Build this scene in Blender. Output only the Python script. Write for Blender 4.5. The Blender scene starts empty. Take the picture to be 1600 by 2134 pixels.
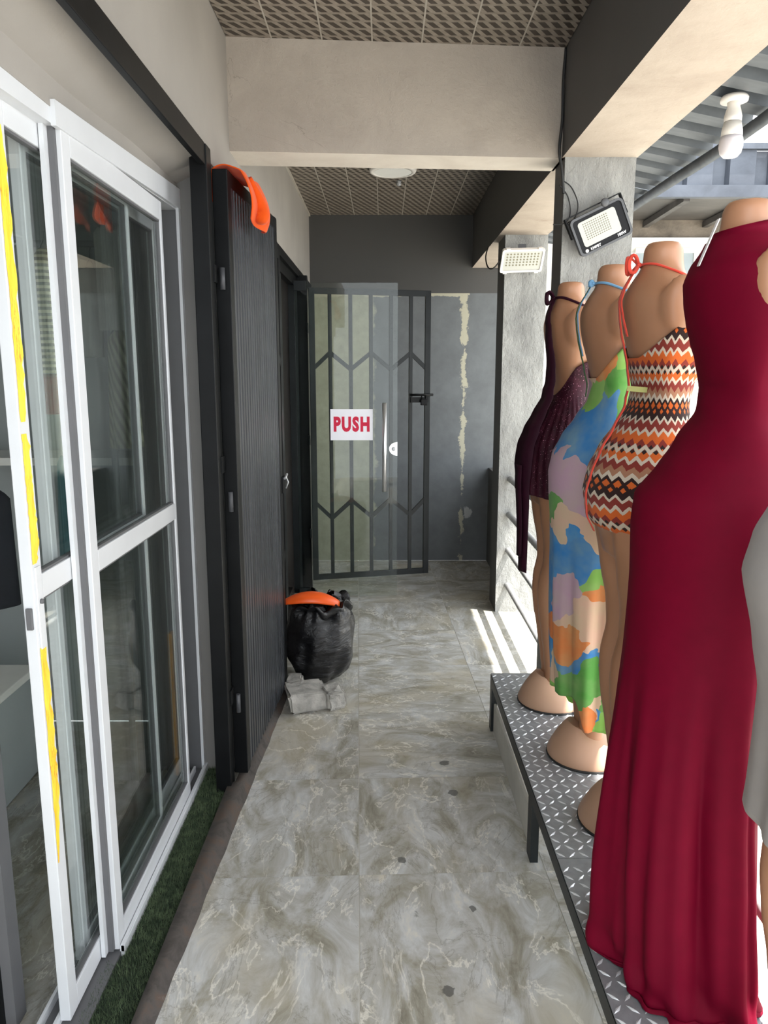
import bpy, bmesh, math, random
from mathutils import Vector, Matrix
random.seed(7)
PI = math.pi
D2R = PI / 180
sc = bpy.context.scene
COL = sc.collection

# ------------------------------------------------------------------ camera, world, sun, exposure
FPX, HOR, CAMH = 1560.0, 783.0, 1.6
PITCH = math.atan((1067 - HOR) / FPX)
cam_d = bpy.data.cameras.new('camera')
cam = bpy.data.objects.new('camera', cam_d)
COL.objects.link(cam)
cam.location = (0, 0, CAMH)
cam.rotation_euler = (PI / 2 - PITCH, 0, 0)
cam_d.sensor_fit = 'VERTICAL'
cam_d.sensor_height = 24
cam_d.lens = FPX / 2134 * 24
cam_d.clip_start = 0.02
sc.camera = cam

world = bpy.data.worlds.new('sky')
sc.world = world
world.use_nodes = True
wb = world.node_tree.nodes['Background']
wb.inputs[0].default_value = (0.90, 0.95, 1.0, 1)
wb.inputs[1].default_value = 2.6

SUN_DIR = Vector((0.40, -0.16, 1.0)).normalized()      # towards the sun
sun_d = bpy.data.lights.new('sun', 'SUN')
sun = bpy.data.objects.new('sun', sun_d)
COL.objects.link(sun)
sun.rotation_euler = SUN_DIR.to_track_quat('Z', 'Y').to_euler()
sun_d.energy = 9.0
sun_d.color = (1.0, 0.97, 0.92)
sun_d.angle = 0.012

sc.view_settings.view_transform = 'Standard'
sc.view_settings.look = 'None'
sc.view_settings.gamma = 1
sc.view_settings.use_curve_mapping = False
sc.view_settings.exposure = 0.9

# ------------------------------------------------------------------ pixel helpers (a pixel is only a direction)
CT, ST = math.cos(PITCH), math.sin(PITCH)
def ray(x, y):
    u = (x - 800) / FPX; v = (1067 - y) / FPX
    return (u, CT + v * ST, -ST + v * CT)
def onz(x, y, z=0):
    r = ray(x, y); t = (z - CAMH) / r[2]; return Vector((r[0] * t, r[1] * t, z))
def onx(x, y, X):
    r = ray(x, y); t = X / r[0]; return Vector((X, r[1] * t, CAMH + r[2] * t))
def ony(x, y, Y):
    r = ray(x, y); t = Y / r[1]; return Vector((r[0] * t, Y, CAMH + r[2] * t))

# ------------------------------------------------------------------ materials
def s2l(c):
    return tuple((a / 255 / 12.92) if a / 255 <= 0.04045 else ((a / 255 + 0.055) / 1.055) ** 2.4 for a in c)
class NT:
    """tiny node-tree helper"""
    def __init__(s, name):
        s.m = bpy.data.materials.new(name); s.m.use_nodes = True
        s.t = s.m.node_tree; s.n = s.t.nodes
        s.b = s.n['Principled BSDF']; s.o = s.n['Material Output']
    def new(s, typ, **kw):
        nd = s.n.new(typ)
        for k, v in kw.items(): setattr(nd, k, v)
        return nd
    def link(s, a, b): s.t.links.new(a, b)
    def val(s, nd, i, v):
        if hasattr(v, 'is_linked') or hasattr(v, 'links'): s.link(v, nd.inputs[i])
        else: nd.inputs[i].default_value = v
    def math(s, op, a, b=0.0, c=None, clamp=False):
        nd = s.new('ShaderNodeMath', operation=op, use_clamp=clamp)
        s.val(nd, 0, a); s.val(nd, 1, b)
        if c is not None: s.val(nd, 2, c)
        return nd.outputs[0]
    def mix(s, fac, a, b):
        nd = s.new('ShaderNodeMix', data_type='RGBA')
        s.val(nd, 0, fac)
        for i, v in ((6, a), (7, b)):
            if hasattr(v, 'links'): s.link(v, nd.inputs[i])
            else: nd.inputs[i].default_value = (*v, 1) if len(v) == 3 else v
        return nd.outputs[2]
    def coord(s, kind='Object'):
        return s.new('ShaderNodeTexCoord').outputs[kind]
    def mapping(s, vec, scale=(1, 1, 1), rot=(0, 0, 0), loc=(0, 0, 0)):
        nd = s.new('ShaderNodeMapping')
        s.link(vec, nd.inputs[0]); nd.inputs['Scale'].default_value = scale
        nd.inputs['Rotation'].default_value = rot; nd.inputs['Location'].default_value = loc
        return nd.outputs[0]
    def noise(s, vec, scale, detail=4, rough=0.55, dist=0.0):
        nd = s.new('ShaderNodeTexNoise')
        s.link(vec, nd.inputs['Vector']); nd.inputs['Scale'].default_value = scale
        nd.inputs['Detail'].default_value = detail; nd.inputs['Roughness'].default_value = rough
        nd.inputs['Distortion'].default_value = dist
        return nd.outputs[0], nd.outputs[1]
    def ramp(s, fac, stops, interp='LINEAR'):
        nd = s.new('ShaderNodeValToRGB'); r = nd.color_ramp; r.interpolation = interp
        while len(r.elements) < len(stops): r.elements.new(0.5)
        while len(r.elements) > len(stops): r.elements.remove(r.elements[-1])
        for e, (p, c) in zip(r.elements, stops):
            e.position = p; e.color = (*c, 1) if len(c) == 3 else c
        s.link(fac, nd.inputs[0]); return nd.outputs[0]
    def step(s, a, lo, hi):
        nd = s.new('ShaderNodeMapRange'); nd.clamp = True
        s.val(nd, 0, a); nd.inputs[1].default_value = lo; nd.inputs[2].default_value = hi
        return nd.outputs[0]
    def sep(s, vec):
        nd = s.new('ShaderNodeSeparateXYZ'); s.link(vec, nd.inputs[0]); return nd.outputs
    def bump(s, h, strength=0.3, dist=0.01):
        nd = s.new('ShaderNodeBump'); nd.inputs['Strength'].default_value = strength
        nd.inputs['Distance'].default_value = dist
        s.link(h, nd.inputs['Height']); s.link(nd.outputs[0], s.b.inputs['Normal'])
    def col(s, c):
        if hasattr(c, 'links'): s.link(c, s.b.inputs['Base Color'])
        else: s.b.inputs['Base Color'].default_value = (*c, 1)
    def set(s, **kw):
        for k, v in kw.items(): s.b.inputs[k.replace('_', ' ')].default_value = v

def simple(name, c, rough=0.5, metal=0.0, var=0.12, scale=12, bump=0.0, bscale=60, bdist=0.004, **kw):
    """plain colour with slight wear-noise and fine relief"""
    k = NT(name); co = k.coord()
    f, _ = k.noise(co, scale, 5)
    lo = tuple(a * (1 - var) for a in c); hi = tuple(min(1, a * (1 + var)) for a in c)
    k.col(k.ramp(f, [(0.3, lo), (0.7, hi)]))
    k.set(Roughness=rough, Metallic=metal)
    if bump:
        g, _ = k.noise(co, bscale, 6, 0.65); k.bump(g, bump, bdist)
    for a, v in kw.items(): k.b.inputs[a.replace('_', ' ')].default_value = v
    return k.m

M = {}
M['wall_grey'] = simple('wall_grey', s2l((146, 141, 135)), 0.75, var=0.10, scale=1.8, bump=0.15, bscale=90)
M['jamb_grey'] = simple('jamb_grey', s2l((112, 110, 107)), 0.7, var=0.06, scale=2)
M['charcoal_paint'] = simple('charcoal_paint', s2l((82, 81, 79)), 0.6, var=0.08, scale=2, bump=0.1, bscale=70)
M['black_steel'] = simple('black_steel', (0.005, 0.0055, 0.006), 0.40, var=0.3, scale=9, bump=0.05, bscale=25, Specular_IOR_Level=0.16)
M['grey_steel'] = simple('grey_steel', (0.010, 0.0125, 0.0135), 0.42, var=0.25, scale=9, Specular_IOR_Level=0.3)
M['black_plastic'] = simple('black_plastic', (0.006, 0.006, 0.007), 0.4, var=0.1, Specular_IOR_Level=0.15)
M['grey_plastic'] = simple('grey_plastic', s2l((70, 71, 74)), 0.45, var=0.05)
M['white_alu'] = simple('white_alu', s2l((206, 208, 211)), 0.35, var=0.04, scale=5)
M['gasket'] = simple('gasket', s2l((92, 92, 94)), 0.6, var=0.05)
M['chrome'] = simple('chrome', (0.82, 0.82, 0.82), 0.32, 0.85, var=0.04)
M['white_plastic'] = simple('white_plastic', s2l((232, 228, 222)), 0.4, var=0.03)
M['bulb_cup'] = simple('bulb_cup', s2l((222, 216, 220)), 0.35, var=0.02)
M['lamp_panel'] = simple('lamp_panel', s2l((236, 236, 232)), 0.5, var=0.02)
M['led_board'] = simple('led_board', s2l((172, 173, 166)), 0.3, var=0.02)
M['led_dot'] = simple('led_dot', s2l((112, 108, 86)), 0.3, var=0.05)
M['print_white'] = simple('print_white', s2l((235, 235, 235)), 0.6, var=0.01)
M['paper'] = simple('paper', s2l((240, 240, 247)), 0.6, var=0.015)
M['print_red'] = simple('print_red', s2l((205, 20, 62)), 0.6, var=0.03)
M['cable'] = simple('cable', (0.02, 0.02, 0.02), 0.5, var=0.05)
M['skin'] = simple('skin', s2l((164, 118, 88)), 0.42, var=0.05, scale=4, bump=0.02, bscale=30)
M['base_tan'] = simple('base_tan', s2l((184, 146, 120)), 0.5, var=0.04, scale=4)
M['rubber'] = simple('rubber', (0.02, 0.02, 0.02), 0.7, var=0.05)
M['sock'] = simple('sock', s2l((226, 222, 220)), 0.9, var=0.05)
M['galv'] = simple('galv', s2l((176, 178, 180)), 0.4, 0.4, var=0.15, scale=8)
M['rail_paint'] = simple('rail_paint', s2l((168, 168, 168)), 0.45, 0.2, var=0.2, scale=10)
M['ext_white'] = simple('ext_white', s2l((226, 224, 216)), 0.8, var=0.06, scale=1)
M['ext_glass'] = simple('ext_glass', s2l((140, 150, 152)), 0.2, var=0.15, scale=2)
M['ext_ground'] = simple('ext_ground', s2l((190, 186, 176)), 0.9, var=0.1, scale=1)
M['shop_wall'] = simple('shop_wall', s2l((168, 172, 172)), 0.8, var=0.05, scale=2)
M['board'] = simple('board', s2l((196, 192, 184)), 0.55, var=0.12, scale=7)
M['yellow'] = simple('yellow', s2l((222, 160, 10)), 0.5, var=0.1)
M['blackfab'] = simple('blackfab', (0.012, 0.013, 0.02), 0.85, var=0.2)

def concrete(name, c, c2, rough=0.85, vs=3.0, bump=0.5, bscale=45, bdist=0.006, stain=None, stretch=(1, 1, 1), crack=False):
    k = NT(name); co = k.mapping(k.coord(), stretch)
    f, _ = k.noise(co, vs, 6, 0.6, 0.4)
    base = k.ramp(f, [(0.32, c2), (0.62, c)])
    if stain:
        g, _ = k.noise(co, 2.3, 8, 0.7, 0.8)
        base = k.mix(k.step(g, 0.60, 0.66), base, stain)
    if crack:
        c1, _ = k.noise(co, 1.6, 6, 0.55, 1.0); c2_, _ = k.noise(co, 1.1, 2)
        line = k.math('SUBTRACT', 1.0, k.step(k.math('ABSOLUTE', k.math('SUBTRACT', c1, 0.5)), 0.0, 0.0035))
        base = k.mix(k.math('MULTIPLY', k.math('MULTIPLY', line, k.step(c2_, 0.52, 0.60)), 0.55), base, tuple(a * 0.45 for a in c2))
        d1, _ = k.noise(co, 16, 3); base = k.mix(k.math('MULTIPLY', k.step(d1, 0.74, 0.76), 0.5), base, tuple(a * 0.4 for a in c2))
    k.col(base); k.set(Roughness=rough)
    h, _ = k.noise(co, bscale, 8, 0.7)
    k.bump(h, bump, bdist)
    return k.m
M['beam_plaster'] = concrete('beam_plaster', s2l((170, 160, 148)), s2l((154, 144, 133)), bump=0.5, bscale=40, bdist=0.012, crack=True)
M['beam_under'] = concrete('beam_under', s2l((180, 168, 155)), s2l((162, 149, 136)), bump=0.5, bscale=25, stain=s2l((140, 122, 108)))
M['beam_lip'] = concrete('beam_lip', s2l((222, 214, 202)), s2l((206, 196, 184)), bump=0.3)
M['pillar_rough'] = concrete('pillar_rough', s2l((176, 176, 172)), s2l((140, 140, 137)), vs=6, bump=1.0, bscale=26, bdist=0.03, stretch=(1, 1, 0.6))
M['rubble'] = concrete('rubble', s2l((196, 192, 184)), s2l((150, 147, 140)), vs=14, bump=1.0, bscale=60, bdist=0.01)
M['ext_beam'] = concrete('ext_beam', s2l((126, 116, 104)), s2l((86, 79, 71)), vs=5, bump=0.8, bscale=10, bdist=0.03)

def far_wall_mat():
    k = NT('far_wall_paint'); co = k.coord(); x, y, z = k.sep(co)
    n1, _ = k.noise(co, 5, 6, 0.65)
    n2, _ = k.noise(co, 14, 6, 0.7)
    nn = k.math('MULTIPLY_ADD', k.math('SUBTRACT', n1, 0.5), 0.20, k.math('MULTIPLY', k.math('SUBTRACT', n2, 0.5), 0.10))
    grey = k.ramp(n1, [(0.3, s2l((92, 95, 97))), (0.7, s2l((108, 112, 114)))])
    pale = k.ramp(n2, [(0.3, s2l((146, 147, 128))), (0.7, s2l((166, 166, 146)))])
    edge = s2l((172, 168, 148))
    xs = k.math('ADD', x, nn)
    zs = k.math('MULTIPLY_ADD', nn, 0.4, z)
    m_pale = k.math('SUBTRACT', 1.0, k.step(xs, -0.10, -0.07))
    c = k.mix(m_pale, grey, pale)
    # ragged pale strip down the right side, wider at the top
    n6, _ = k.noise(k.mapping(co, (1, 1, 0.8)), 7, 7, 0.75)
    wid = k.math('MULTIPLY_ADD', k.math('SUBTRACT', z, 1.2), 0.012, k.math('MULTIPLY_ADD', k.math('SUBTRACT', n6, 0.46), 0.22, 0.004))
    strip = k.step(k.math('SUBTRACT', wid, k.math('ABSOLUTE', k.math('SUBTRACT', x, 0.672))), -0.004, 0.004)
    c = k.mix(strip, c, edge)
    top = k.math('MULTIPLY', k.step(zs, 2.245, 2.25), k.math('SUBTRACT', 1.0, k.step(x, 0.705, 0.712)))
    c = k.mix(top, c, edge)
    c = k.mix(k.step(z, 2.268, 2.272), c, s2l((70, 69, 67)))
    # white filler dab low on the right
    dx = k.math('SUBTRACT', xs, 0.72); dz = k.math('SUBTRACT', z, 0.43)
    rr = k.math('ADD', k.math('MULTIPLY', dx, dx), k.math('MULTIPLY', k.math('MULTIPLY', dz, dz), 0.5))
    c = k.mix(k.math('SUBTRACT', 1.0, k.step(rr, 0.0010, 0.0016)), c, s2l((170, 172, 172)))
    k.col(c); k.set(Roughness=0.65)
    h, _ = k.noise(co, 60, 6, 0.7); k.bump(h, 0.15, 0.004)
    return k.m
M['far_wall'] = far_wall_mat()

def marble(name, tint=1.0, rough=0.22):
    k = NT(name)
    co = k.coord()
    info = k.new('ShaderNodeObjectInfo')
    off = k.new('ShaderNodeVectorMath', operation='MULTIPLY_ADD')
    k.link(info.outputs['Random'], off.inputs[0]); off.inputs[1].default_value = (37, 53, 11); k.link(co, off.inputs[2])
    v = off.outputs[0]
    ang = k.math('MULTIPLY', k.math('ROUND', k.math('MULTIPLY', info.outputs['Random'], 7.0)), PI / 2)
    vr = k.new('ShaderNodeVectorRotate', rotation_type='Z_AXIS'); k.link(v, vr.inputs['Vector']); k.link(ang, vr.inputs['Angle'])
    v = k.mapping(vr.outputs[0], (1.5, 2.7, 1), (0, 0, 0.6))
    n, nc = k.noise(v, 2.6, 10, 0.68, 0.9)
    g = lambda c: tuple(a * tint for a in s2l(c))
    base = k.ramp(n, [(0.30, g((112, 107, 95))), (0.42, g((142, 138, 126))), (0.50, g((158, 156, 150))), (0.60, g((176, 176, 174))), (0.72, g((196, 190, 176)))])
    nb, _ = k.noise(v, 1.3, 3, 0.5)
    base = k.mix(k.math('MULTIPLY', k.step(nb, 0.52, 0.66), 0.5), base, g((158, 148, 124)))
    # ridged veins
    n2, _ = k.noise(v, 2.4, 8, 0.6, 0.5)
    ridge = k.math('ABSOLUTE', k.math('SUBTRACT', n2, 0.5))
    vein = k.math('SUBTRACT', 1.0, k.step(ridge, 0.0, 0.016))
    n3, _ = k.noise(v, 3.3, 5, 0.5)
    vein = k.math('MULTIPLY', vein, k.step(n3, 0.36, 0.56))
    c = k.mix(k.math('MULTIPLY', vein, 0.6), base, g((222, 217, 205)))
    n4, _ = k.noise(v, 1.7, 7, 0.65, 0.9)
    ridge2 = k.math('ABSOLUTE', k.math('SUBTRACT', n4, 0.47))
    dark = k.math('MULTIPLY', k.math('SUBTRACT', 1.0, k.step(ridge2, 0.0, 0.012)), 0.45)
    c = k.mix(dark, c, g((104, 98, 86)))
    # scuffs and dirt
    n5, _ = k.noise(k.mapping(v, (3, 1, 1)), 5, 6, 0.7)
    c = k.mix(k.math('MULTIPLY', k.step(n5, 0.69, 0.73), 0.6), c, g((82, 80, 74)))
    gp = k.new('ShaderNodeNewGeometry').outputs['Position']
    for (sx, sy, rad) in ((935, 2065, 0.017), (838, 1792, 0.016), (944, 1652, 0.02), (985, 1893, 0.012), (925, 1590, 0.02), (372, 1850, 0.006)):
        q = onz(sx, sy); ns, _ = k.noise(gp, 45, 3)
        dd = k.new('ShaderNodeVectorMath', operation='DISTANCE'); k.link(gp, dd.inputs[0]); dd.inputs[1].default_value = q
        e = k.math('ADD', dd.outputs['Value'], k.math('MULTIPLY', k.math('SUBTRACT', ns, 0.5), 0.03))
        c = k.mix(k.math('MULTIPLY', k.math('SUBTRACT', 1.0, k.step(e, rad * 0.9, rad * 1.05)), 0.8), c, s2l((84, 83, 80)))
    k.col(c)
    r, _ = k.noise(v, 6, 4)
    nd = k.new('ShaderNodeMapRange'); k.link(r, nd.inputs[0]); nd.inputs[3].default_value = rough; nd.inputs[4].default_value = rough + 0.2
    k.link(nd.outputs[0], k.b.inputs['Roughness'])
    return k.m
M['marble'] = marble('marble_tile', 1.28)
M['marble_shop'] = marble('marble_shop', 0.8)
M['grout'] = simple('grout', s2l((206, 203, 194)), 0.8, var=0.12, scale=4)

def ceiling_mat():
    k = NT('woven_ceiling'); x, y, z = k.sep(k.coord())
    a = k.math('DIVIDE', x, 0.046); b = k.math('DIVIDE', y, 0.062)
    row = k.math('FLOOR', b); fy = k.math('SUBTRACT', k.math('FRACT', b), 0.5)
    par = k.math('MODULO', k.math('ABSOLUTE', row), 2.0)
    sgn = k.math('MULTIPLY_ADD', par, -0.0, 1.0)
    fx = k.math('FRACT', k.math('ADD', k.math('ADD', a, k.math('MULTIPLY', par, 0.5)), k.math('MULTIPLY', k.math('MULTIPLY', fy, sgn), -0.9)))
    fx = k.math('ABSOLUTE', k.math('SUBTRACT', fx, 0.5))
    dark = k.math('MULTIPLY', k.math('SUBTRACT', 1.0, k.step(fx, 0.25, 0.30)), k.math('SUBTRACT', 1.0, k.step(k.math('ABSOLUTE', fy), 0.34, 0.42)))
    half = k.math('SUBTRACT', 1.0, k.step(k.math('ABSOLUTE', fy), 0.36, 0.5))
    n, _ = k.noise(k.coord(), 40, 3)
    lt = k.ramp(n, [(0.3, s2l((126, 117, 106))), (0.7, s2l((146, 137, 126)))])
    lt = k.mix(k.math('MULTIPLY', k.math('SUBTRACT', 1.0, half), 0.4), lt, s2l((104, 96, 86)))
    k.col(k.mix(dark, lt, s2l((58, 50, 43)))); k.set(Roughness=0.45)
    k.bump(k.math('SUBTRACT', 1.0, dark), 0.4, 0.003)
    return k.m
M['ceiling'] = ceiling_mat()
M['ceiling_seam'] = simple('ceiling_seam', s2l((168, 162, 152)), 0.5, var=0.05)

def rib_steel():
    k = NT('ribbed_black_sheet'); co = k.coord()
    n, _ = k.noise(k.mapping(co, (14, 14, 0.5)), 3, 5, 0.6)
    k.col(k.ramp(n, [(0.35, (0.012, 0.013, 0.016)), (0.7, (0.050, 0.054, 0.064))]))
    r = k.new('ShaderNodeMapRange'); k.link(n, r.inputs[0]); r.inputs[3].default_value = 0.30; r.inputs[4].default_value = 0.42
    k.link(r.outputs[0], k.b.inputs['Roughness'])
    return k.m
M['rib_steel'] = rib_steel()

def rust_mat():
    k = NT('rusty_steel'); co = k.coord()
    n, _ = k.noise(k.mapping(co, (1, 1, 1)), 9, 8, 0.7, 0.6)
    k.col(k.ramp(n, [(0.3, s2l((50, 45, 42))), (0.5, s2l((80, 74, 70))), (0.62, s2l((90, 74, 64))), (0.75, s2l((114, 108, 103)))]))
    k.set(Roughness=0.75, Metallic=0.1); k.bump(n, 0.4, 0.006)
    return k.m
M['rust'] = rust_mat()

def tread_mat():
    k = NT('tread_plate_metal'); n, _ = k.noise(k.coord(), 30, 5)
    k.col(k.ramp(n, [(0.3, s2l((128, 130, 133))), (0.7, s2l((150, 152, 155)))])); k.set(Roughness=0.42, Metallic=0.35)
    return k.m
M['tread'] = tread_mat()
M['lug'] = simple('lug', s2l((214, 216, 218)), 0.35, 0.35, var=0.08)

def tape_mat():
    k = NT('yellow_tape'); co = k.coord()
    n, _ = k.noise(k.mapping(co, (60, 60, 9)), 1.0, 5, 0.7)
    n2, _ = k.noise(k.mapping(co, (220, 220, 40)), 1.0, 3, 0.7)
    zz, _ = k.noise(k.mapping(co, (0, 0, 5)), 1.0, 2)
    c = k.ramp(n, [(0.35, s2l((246, 190, 24))), (0.65, s2l((252, 226, 70)))])
    c = k.mix(k.math('MULTIPLY', k.math('MULTIPLY', k.step(n2, 0.56, 0.6), k.step(zz, 0.5, 0.56)), 0.7), c, s2l((214, 110, 20)))
    k.col(c); k.set(Roughness=0.45)
    return k.m
M['tape'] = tape_mat()

def glass(name, tint, f0=0.043, rough=0.0):
    k = NT(name); k.n.remove(k.b)
    tr = k.new('ShaderNodeBsdfTransparent'); tr.inputs[0].default_value = (*tint, 1)
    gl = k.new('ShaderNodeBsdfGlossy'); gl.inputs['Roughness'].default_value = rough
    lw = k.new('ShaderNodeLayerWeight'); lw.inputs[0].default_value = 0.5
    fr = k.math('MULTIPLY_ADD', k.math('POWER', lw.outputs['Facing'], 5.0), 0.9, f0)
    mx = k.new('ShaderNodeMixShader')
    k.link(fr, mx.inputs[0]); k.link(tr.outputs[0], mx.inputs[1]); k.link(gl.outputs[0], mx.inputs[2])
    k.link(mx.outputs[0], k.o.inputs[0])
    return k.m
M['glass'] = glass('shop_glass', (0.94, 0.965, 0.955))
M['glass_door'] = glass('door_glass', (0.94, 0.965, 0.95), 0.018)

def fabric(name, colour_fn, rough=0.8, trans=0.25, sheen=0.2, bump=0.0):
    k = NT(name)
    c = colour_fn(k)
    k.col(c); k.set(Roughness=rough); k.b.inputs['Specular IOR Level'].default_value = 0.15; k.b.inputs['Sheen Weight'].default_value = sheen
    tl = k.new('ShaderNodeBsdfTranslucent')
    if hasattr(c, 'links'): k.link(c, tl.inputs[0])
    else: tl.inputs[0].default_value = (*c, 1)
    mx = k.new('ShaderNodeMixShader'); mx.inputs[0].default_value = trans
    k.link(k.b.outputs[0], mx.inputs[1]); k.link(tl.outputs[0], mx.inputs[2]); k.link(mx.outputs[0], k.o.inputs[0])
    if bump:
        n, _ = k.noise(k.coord(), 260, 3); k.bump(n, bump, 0.002)
    return k.m
def plain(c, v=0.12, s=20):
    def f(k):
        n, _ = k.noise(k.coord(), s, 4)
        return k.ramp(n, [(0.3, tuple(a * (1 - v) for a in c)), (0.7, tuple(a * (1 + v) for a in c))])
    return f
M['red_fab'] = fabric('red_velvet', plain((0.21, 0.001, 0.022), 0.06), 0.65, 0.40, 0.0)
M['grey_fab'] = fabric('grey_jersey', plain(s2l((164, 158, 154)), 0.04), 0.85, 0.15, 0.1)
def burg(k):
    co = k.coord(); n, _ = k.noise(co, 230, 1); m, _ = k.noise(k.mapping(co, (3, 3, 1)), 16, 4)
    base = k.ramp(m, [(0.3, (0.022, 0.004, 0.009)), (0.7, (0.05, 0.008, 0.018))])
    return k.mix(k.step(n, 0.70, 0.73), base, (0.50, 0.22, 0.30))  # pale flecks for sequins, their sparkle put into the colour
M['burg_fab'] = fabric('burgundy_sequin', burg, 0.5, 0.08, 0.0, 0.5)
M['burg_ribbon'] = fabric('burgundy_ribbon', plain((0.030, 0.005, 0.014), 0.2), 0.5, 0.1, 0.0)
M['coral'] = fabric('coral_ribbon', plain(s2l((232, 84, 66)), 0.08), 0.7, 0.2)
M['blue_strap'] = fabric('blue_strap', plain(s2l((128, 178, 216)), 0.08), 0.7, 0.2)
M['green_strap'] = fabric('green_strap', plain(s2l((72, 104, 66)), 0.3, 60), 0.7, 0.2)
M['orange_fab'] = fabric('orange_cloth', plain(s2l((240, 94, 24)), 0.05), 0.85, 0.25, 0.2, 0.2)
M['teal_fab'] = fabric('teal_cloth', plain(s2l((92, 150, 160)), 0.15), 0.85, 0.15)
M['darkred_fab'] = fabric('dark_red_cloth', plain(s2l((150, 40, 46)), 0.15), 0.85, 0.15)
M['pale_fab'] = fabric('pale_cloth', plain(s2l((206, 204, 196)), 0.08), 0.9, 0.25)
def floral(k):
    uv = k.coord('UV'); n, nc = k.noise(uv, 3.0, 4, 0.55, 0.3)
    ad = k.new('ShaderNodeVectorMath', operation='MULTIPLY_ADD')
    k.link(nc, ad.inputs[0]); ad.inputs[1].default_value = (0.5, 0.5, 0.5); k.link(uv, ad.inputs[2])
    vo = k.new('ShaderNodeTexVoronoi'); k.link(k.mapping(ad.outputs[0], (4.2, 6.4, 1), loc=(0.3, 0.15, 0)), vo.inputs['Vector']); vo.inputs['Scale'].default_value = 1.0
    cr = k.sep(vo.outputs['Color'])[0]
    c = k.ramp(cr, [(0.0, s2l((70, 142, 206))), (0.24, s2l((100, 168, 82))), (0.40, s2l((230, 196, 172))), (0.50, s2l((66, 148, 214))), (0.66, s2l((146, 200, 100))), (0.80, s2l((204, 170, 188))), (0.91, s2l((230, 140, 80)))], 'CONSTANT')
    n2, _ = k.noise(uv, 9, 3)
    return k.mix(k.math('MULTIPLY', k.step(n2, 0.4, 0.75), 0.35), c, s2l((200, 214, 160)))
M['floral_fab'] = fabric('floral_chiffon', floral, 0.75, 0.35, 0.1)
def zigzag(k):
    u, v, _ = k.sep(k.coord('UV'))
    n, _ = k.noise(k.coord('UV'), 30, 3)
    tri = k.math('ABSOLUTE', k.math('SUBTRACT', k.math('FRACT', k.math('MULTIPLY', u, 30.0)), 0.5))
    big = k.math('ABSOLUTE', k.math('SUBTRACT', k.math('FRACT', k.math('MULTIPLY', u, 60.0)), 0.5))
    zz = k.math('ADD', k.math('MULTIPLY', tri, 0.030), k.math('MULTIPLY', k.math('SUBTRACT', n, 0.5), 0.012))
    t = k.math('FRACT', k.math('DIVIDE', k.math('ADD', v, zz), 0.205))
    Or, Wh, Bk, Rd, Tn = s2l((206, 100, 44)), s2l((204, 190, 172)), s2l((50, 34, 32)), s2l((132, 54, 46)), s2l((164, 118, 92))
    c = k.ramp(t, [(0.0, Or), (0.10, Wh), (0.15, Rd), (0.25, Wh), (0.29, Bk), (0.38, Or), (0.47, Bk), (0.52, Wh), (0.58, Tn), (0.66, Rd), (0.74, Wh), (0.79, Or), (0.88, Bk), (0.93, Rd)], 'CONSTANT')
    # lattice diamonds over the light rows
    t2 = k.math('FRACT', k.math('DIVIDE', k.math('SUBTRACT', v, zz), 0.205))
    d = k.math('MULTIPLY', k.step(t2, 0.30, 0.31), k.math('SUBTRACT', 1.0, k.step(t2, 0.36, 0.37)))
    c = k.mix(d, c, Bk)
    d2 = k.math('MULTIPLY', k.step(t2, 0.80, 0.81), k.math('SUBTRACT', 1.0, k.step(t2, 0.86, 0.87)))
    return k.mix(d2, c, Wh)
M['zigzag_fab'] = fabric('zigzag_knit', zigzag, 0.85, 0.2, 0.1, 0.3)
def knit(k):
    x, y, z = k.sep(k.coord())
    s = k.math('SINE', k.math('MULTIPLY', z, 320.0))
    return k.mix(k.step(s, -0.1, 0.2), s2l((70, 70, 66)), s2l((212, 206, 178)))
M['stripe_knit'] = fabric('striped_knit', knit, 0.9, 0.1)
def textured(k):
    x, y, z = k.sep(k.coord())
    w = k.math('SINE', k.math('ADD', k.math('MULTIPLY', x, 300.0), k.math('MULTIPLY', z, 120.0)))
    return k.mix(k.step(w, -0.6, 0.6), s2l((150, 148, 122)), s2l((206, 202, 172)))
M['cream_knit'] = fabric('cream_textured', textured, 0.9, 0.1)

def bag_mat():
    k = NT('black_polythene'); n, _ = k.noise(k.mapping(k.coord(), (1, 1, 2.2), (0.5, 0.3, 0)), 12, 6, 0.6, 1.5)
    k.col((0.008, 0.008, 0.009)); k.set(Roughness=0.22); k.bump(n, 0.9, 0.012)
    return k.m
M['bag'] = bag_mat()
M['orange_plastic'] = simple('orange_plastic', s2l((236, 92, 28)), 0.35, var=0.04)

def tin(name, c, c2, rough=0.5):
    k = NT(name); n, _ = k.noise(k.mapping(k.coord(), (1, 3, 1)), 2.2, 6, 0.65, 0.5)
    k.col(k.ramp(n, [(0.35, c), (0.66, c2), (0.80, s2l((120, 92, 88)))])); k.set(Roughness=rough, Metallic=0.25)
    return k.m
M['tin'] = tin('awning_tin', s2l((66, 71, 76)), s2l((92, 97, 102)))
M['tin_blue'] = tin('fascia_tin', s2l((58, 62, 70)), s2l((82, 87, 96)))
M['tin_dark'] = tin('dark_tin', s2l((60, 57, 54)), s2l((84, 80, 76)))
M['turf_base'] = simple('turf_base', (0.014, 0.024, 0.012), 0.9, var=0.4, scale=30)
def turf():
    k = NT('turf_blade'); n, _ = k.noise(k.coord(), 40, 3)
    k.col(k.ramp(n, [(0.35, (0.030, 0.052, 0.024)), (0.65, (0.10, 0.14, 0.07))])); k.set(Roughness=0.8)
    return k.m
M['turf'] = turf()

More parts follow.
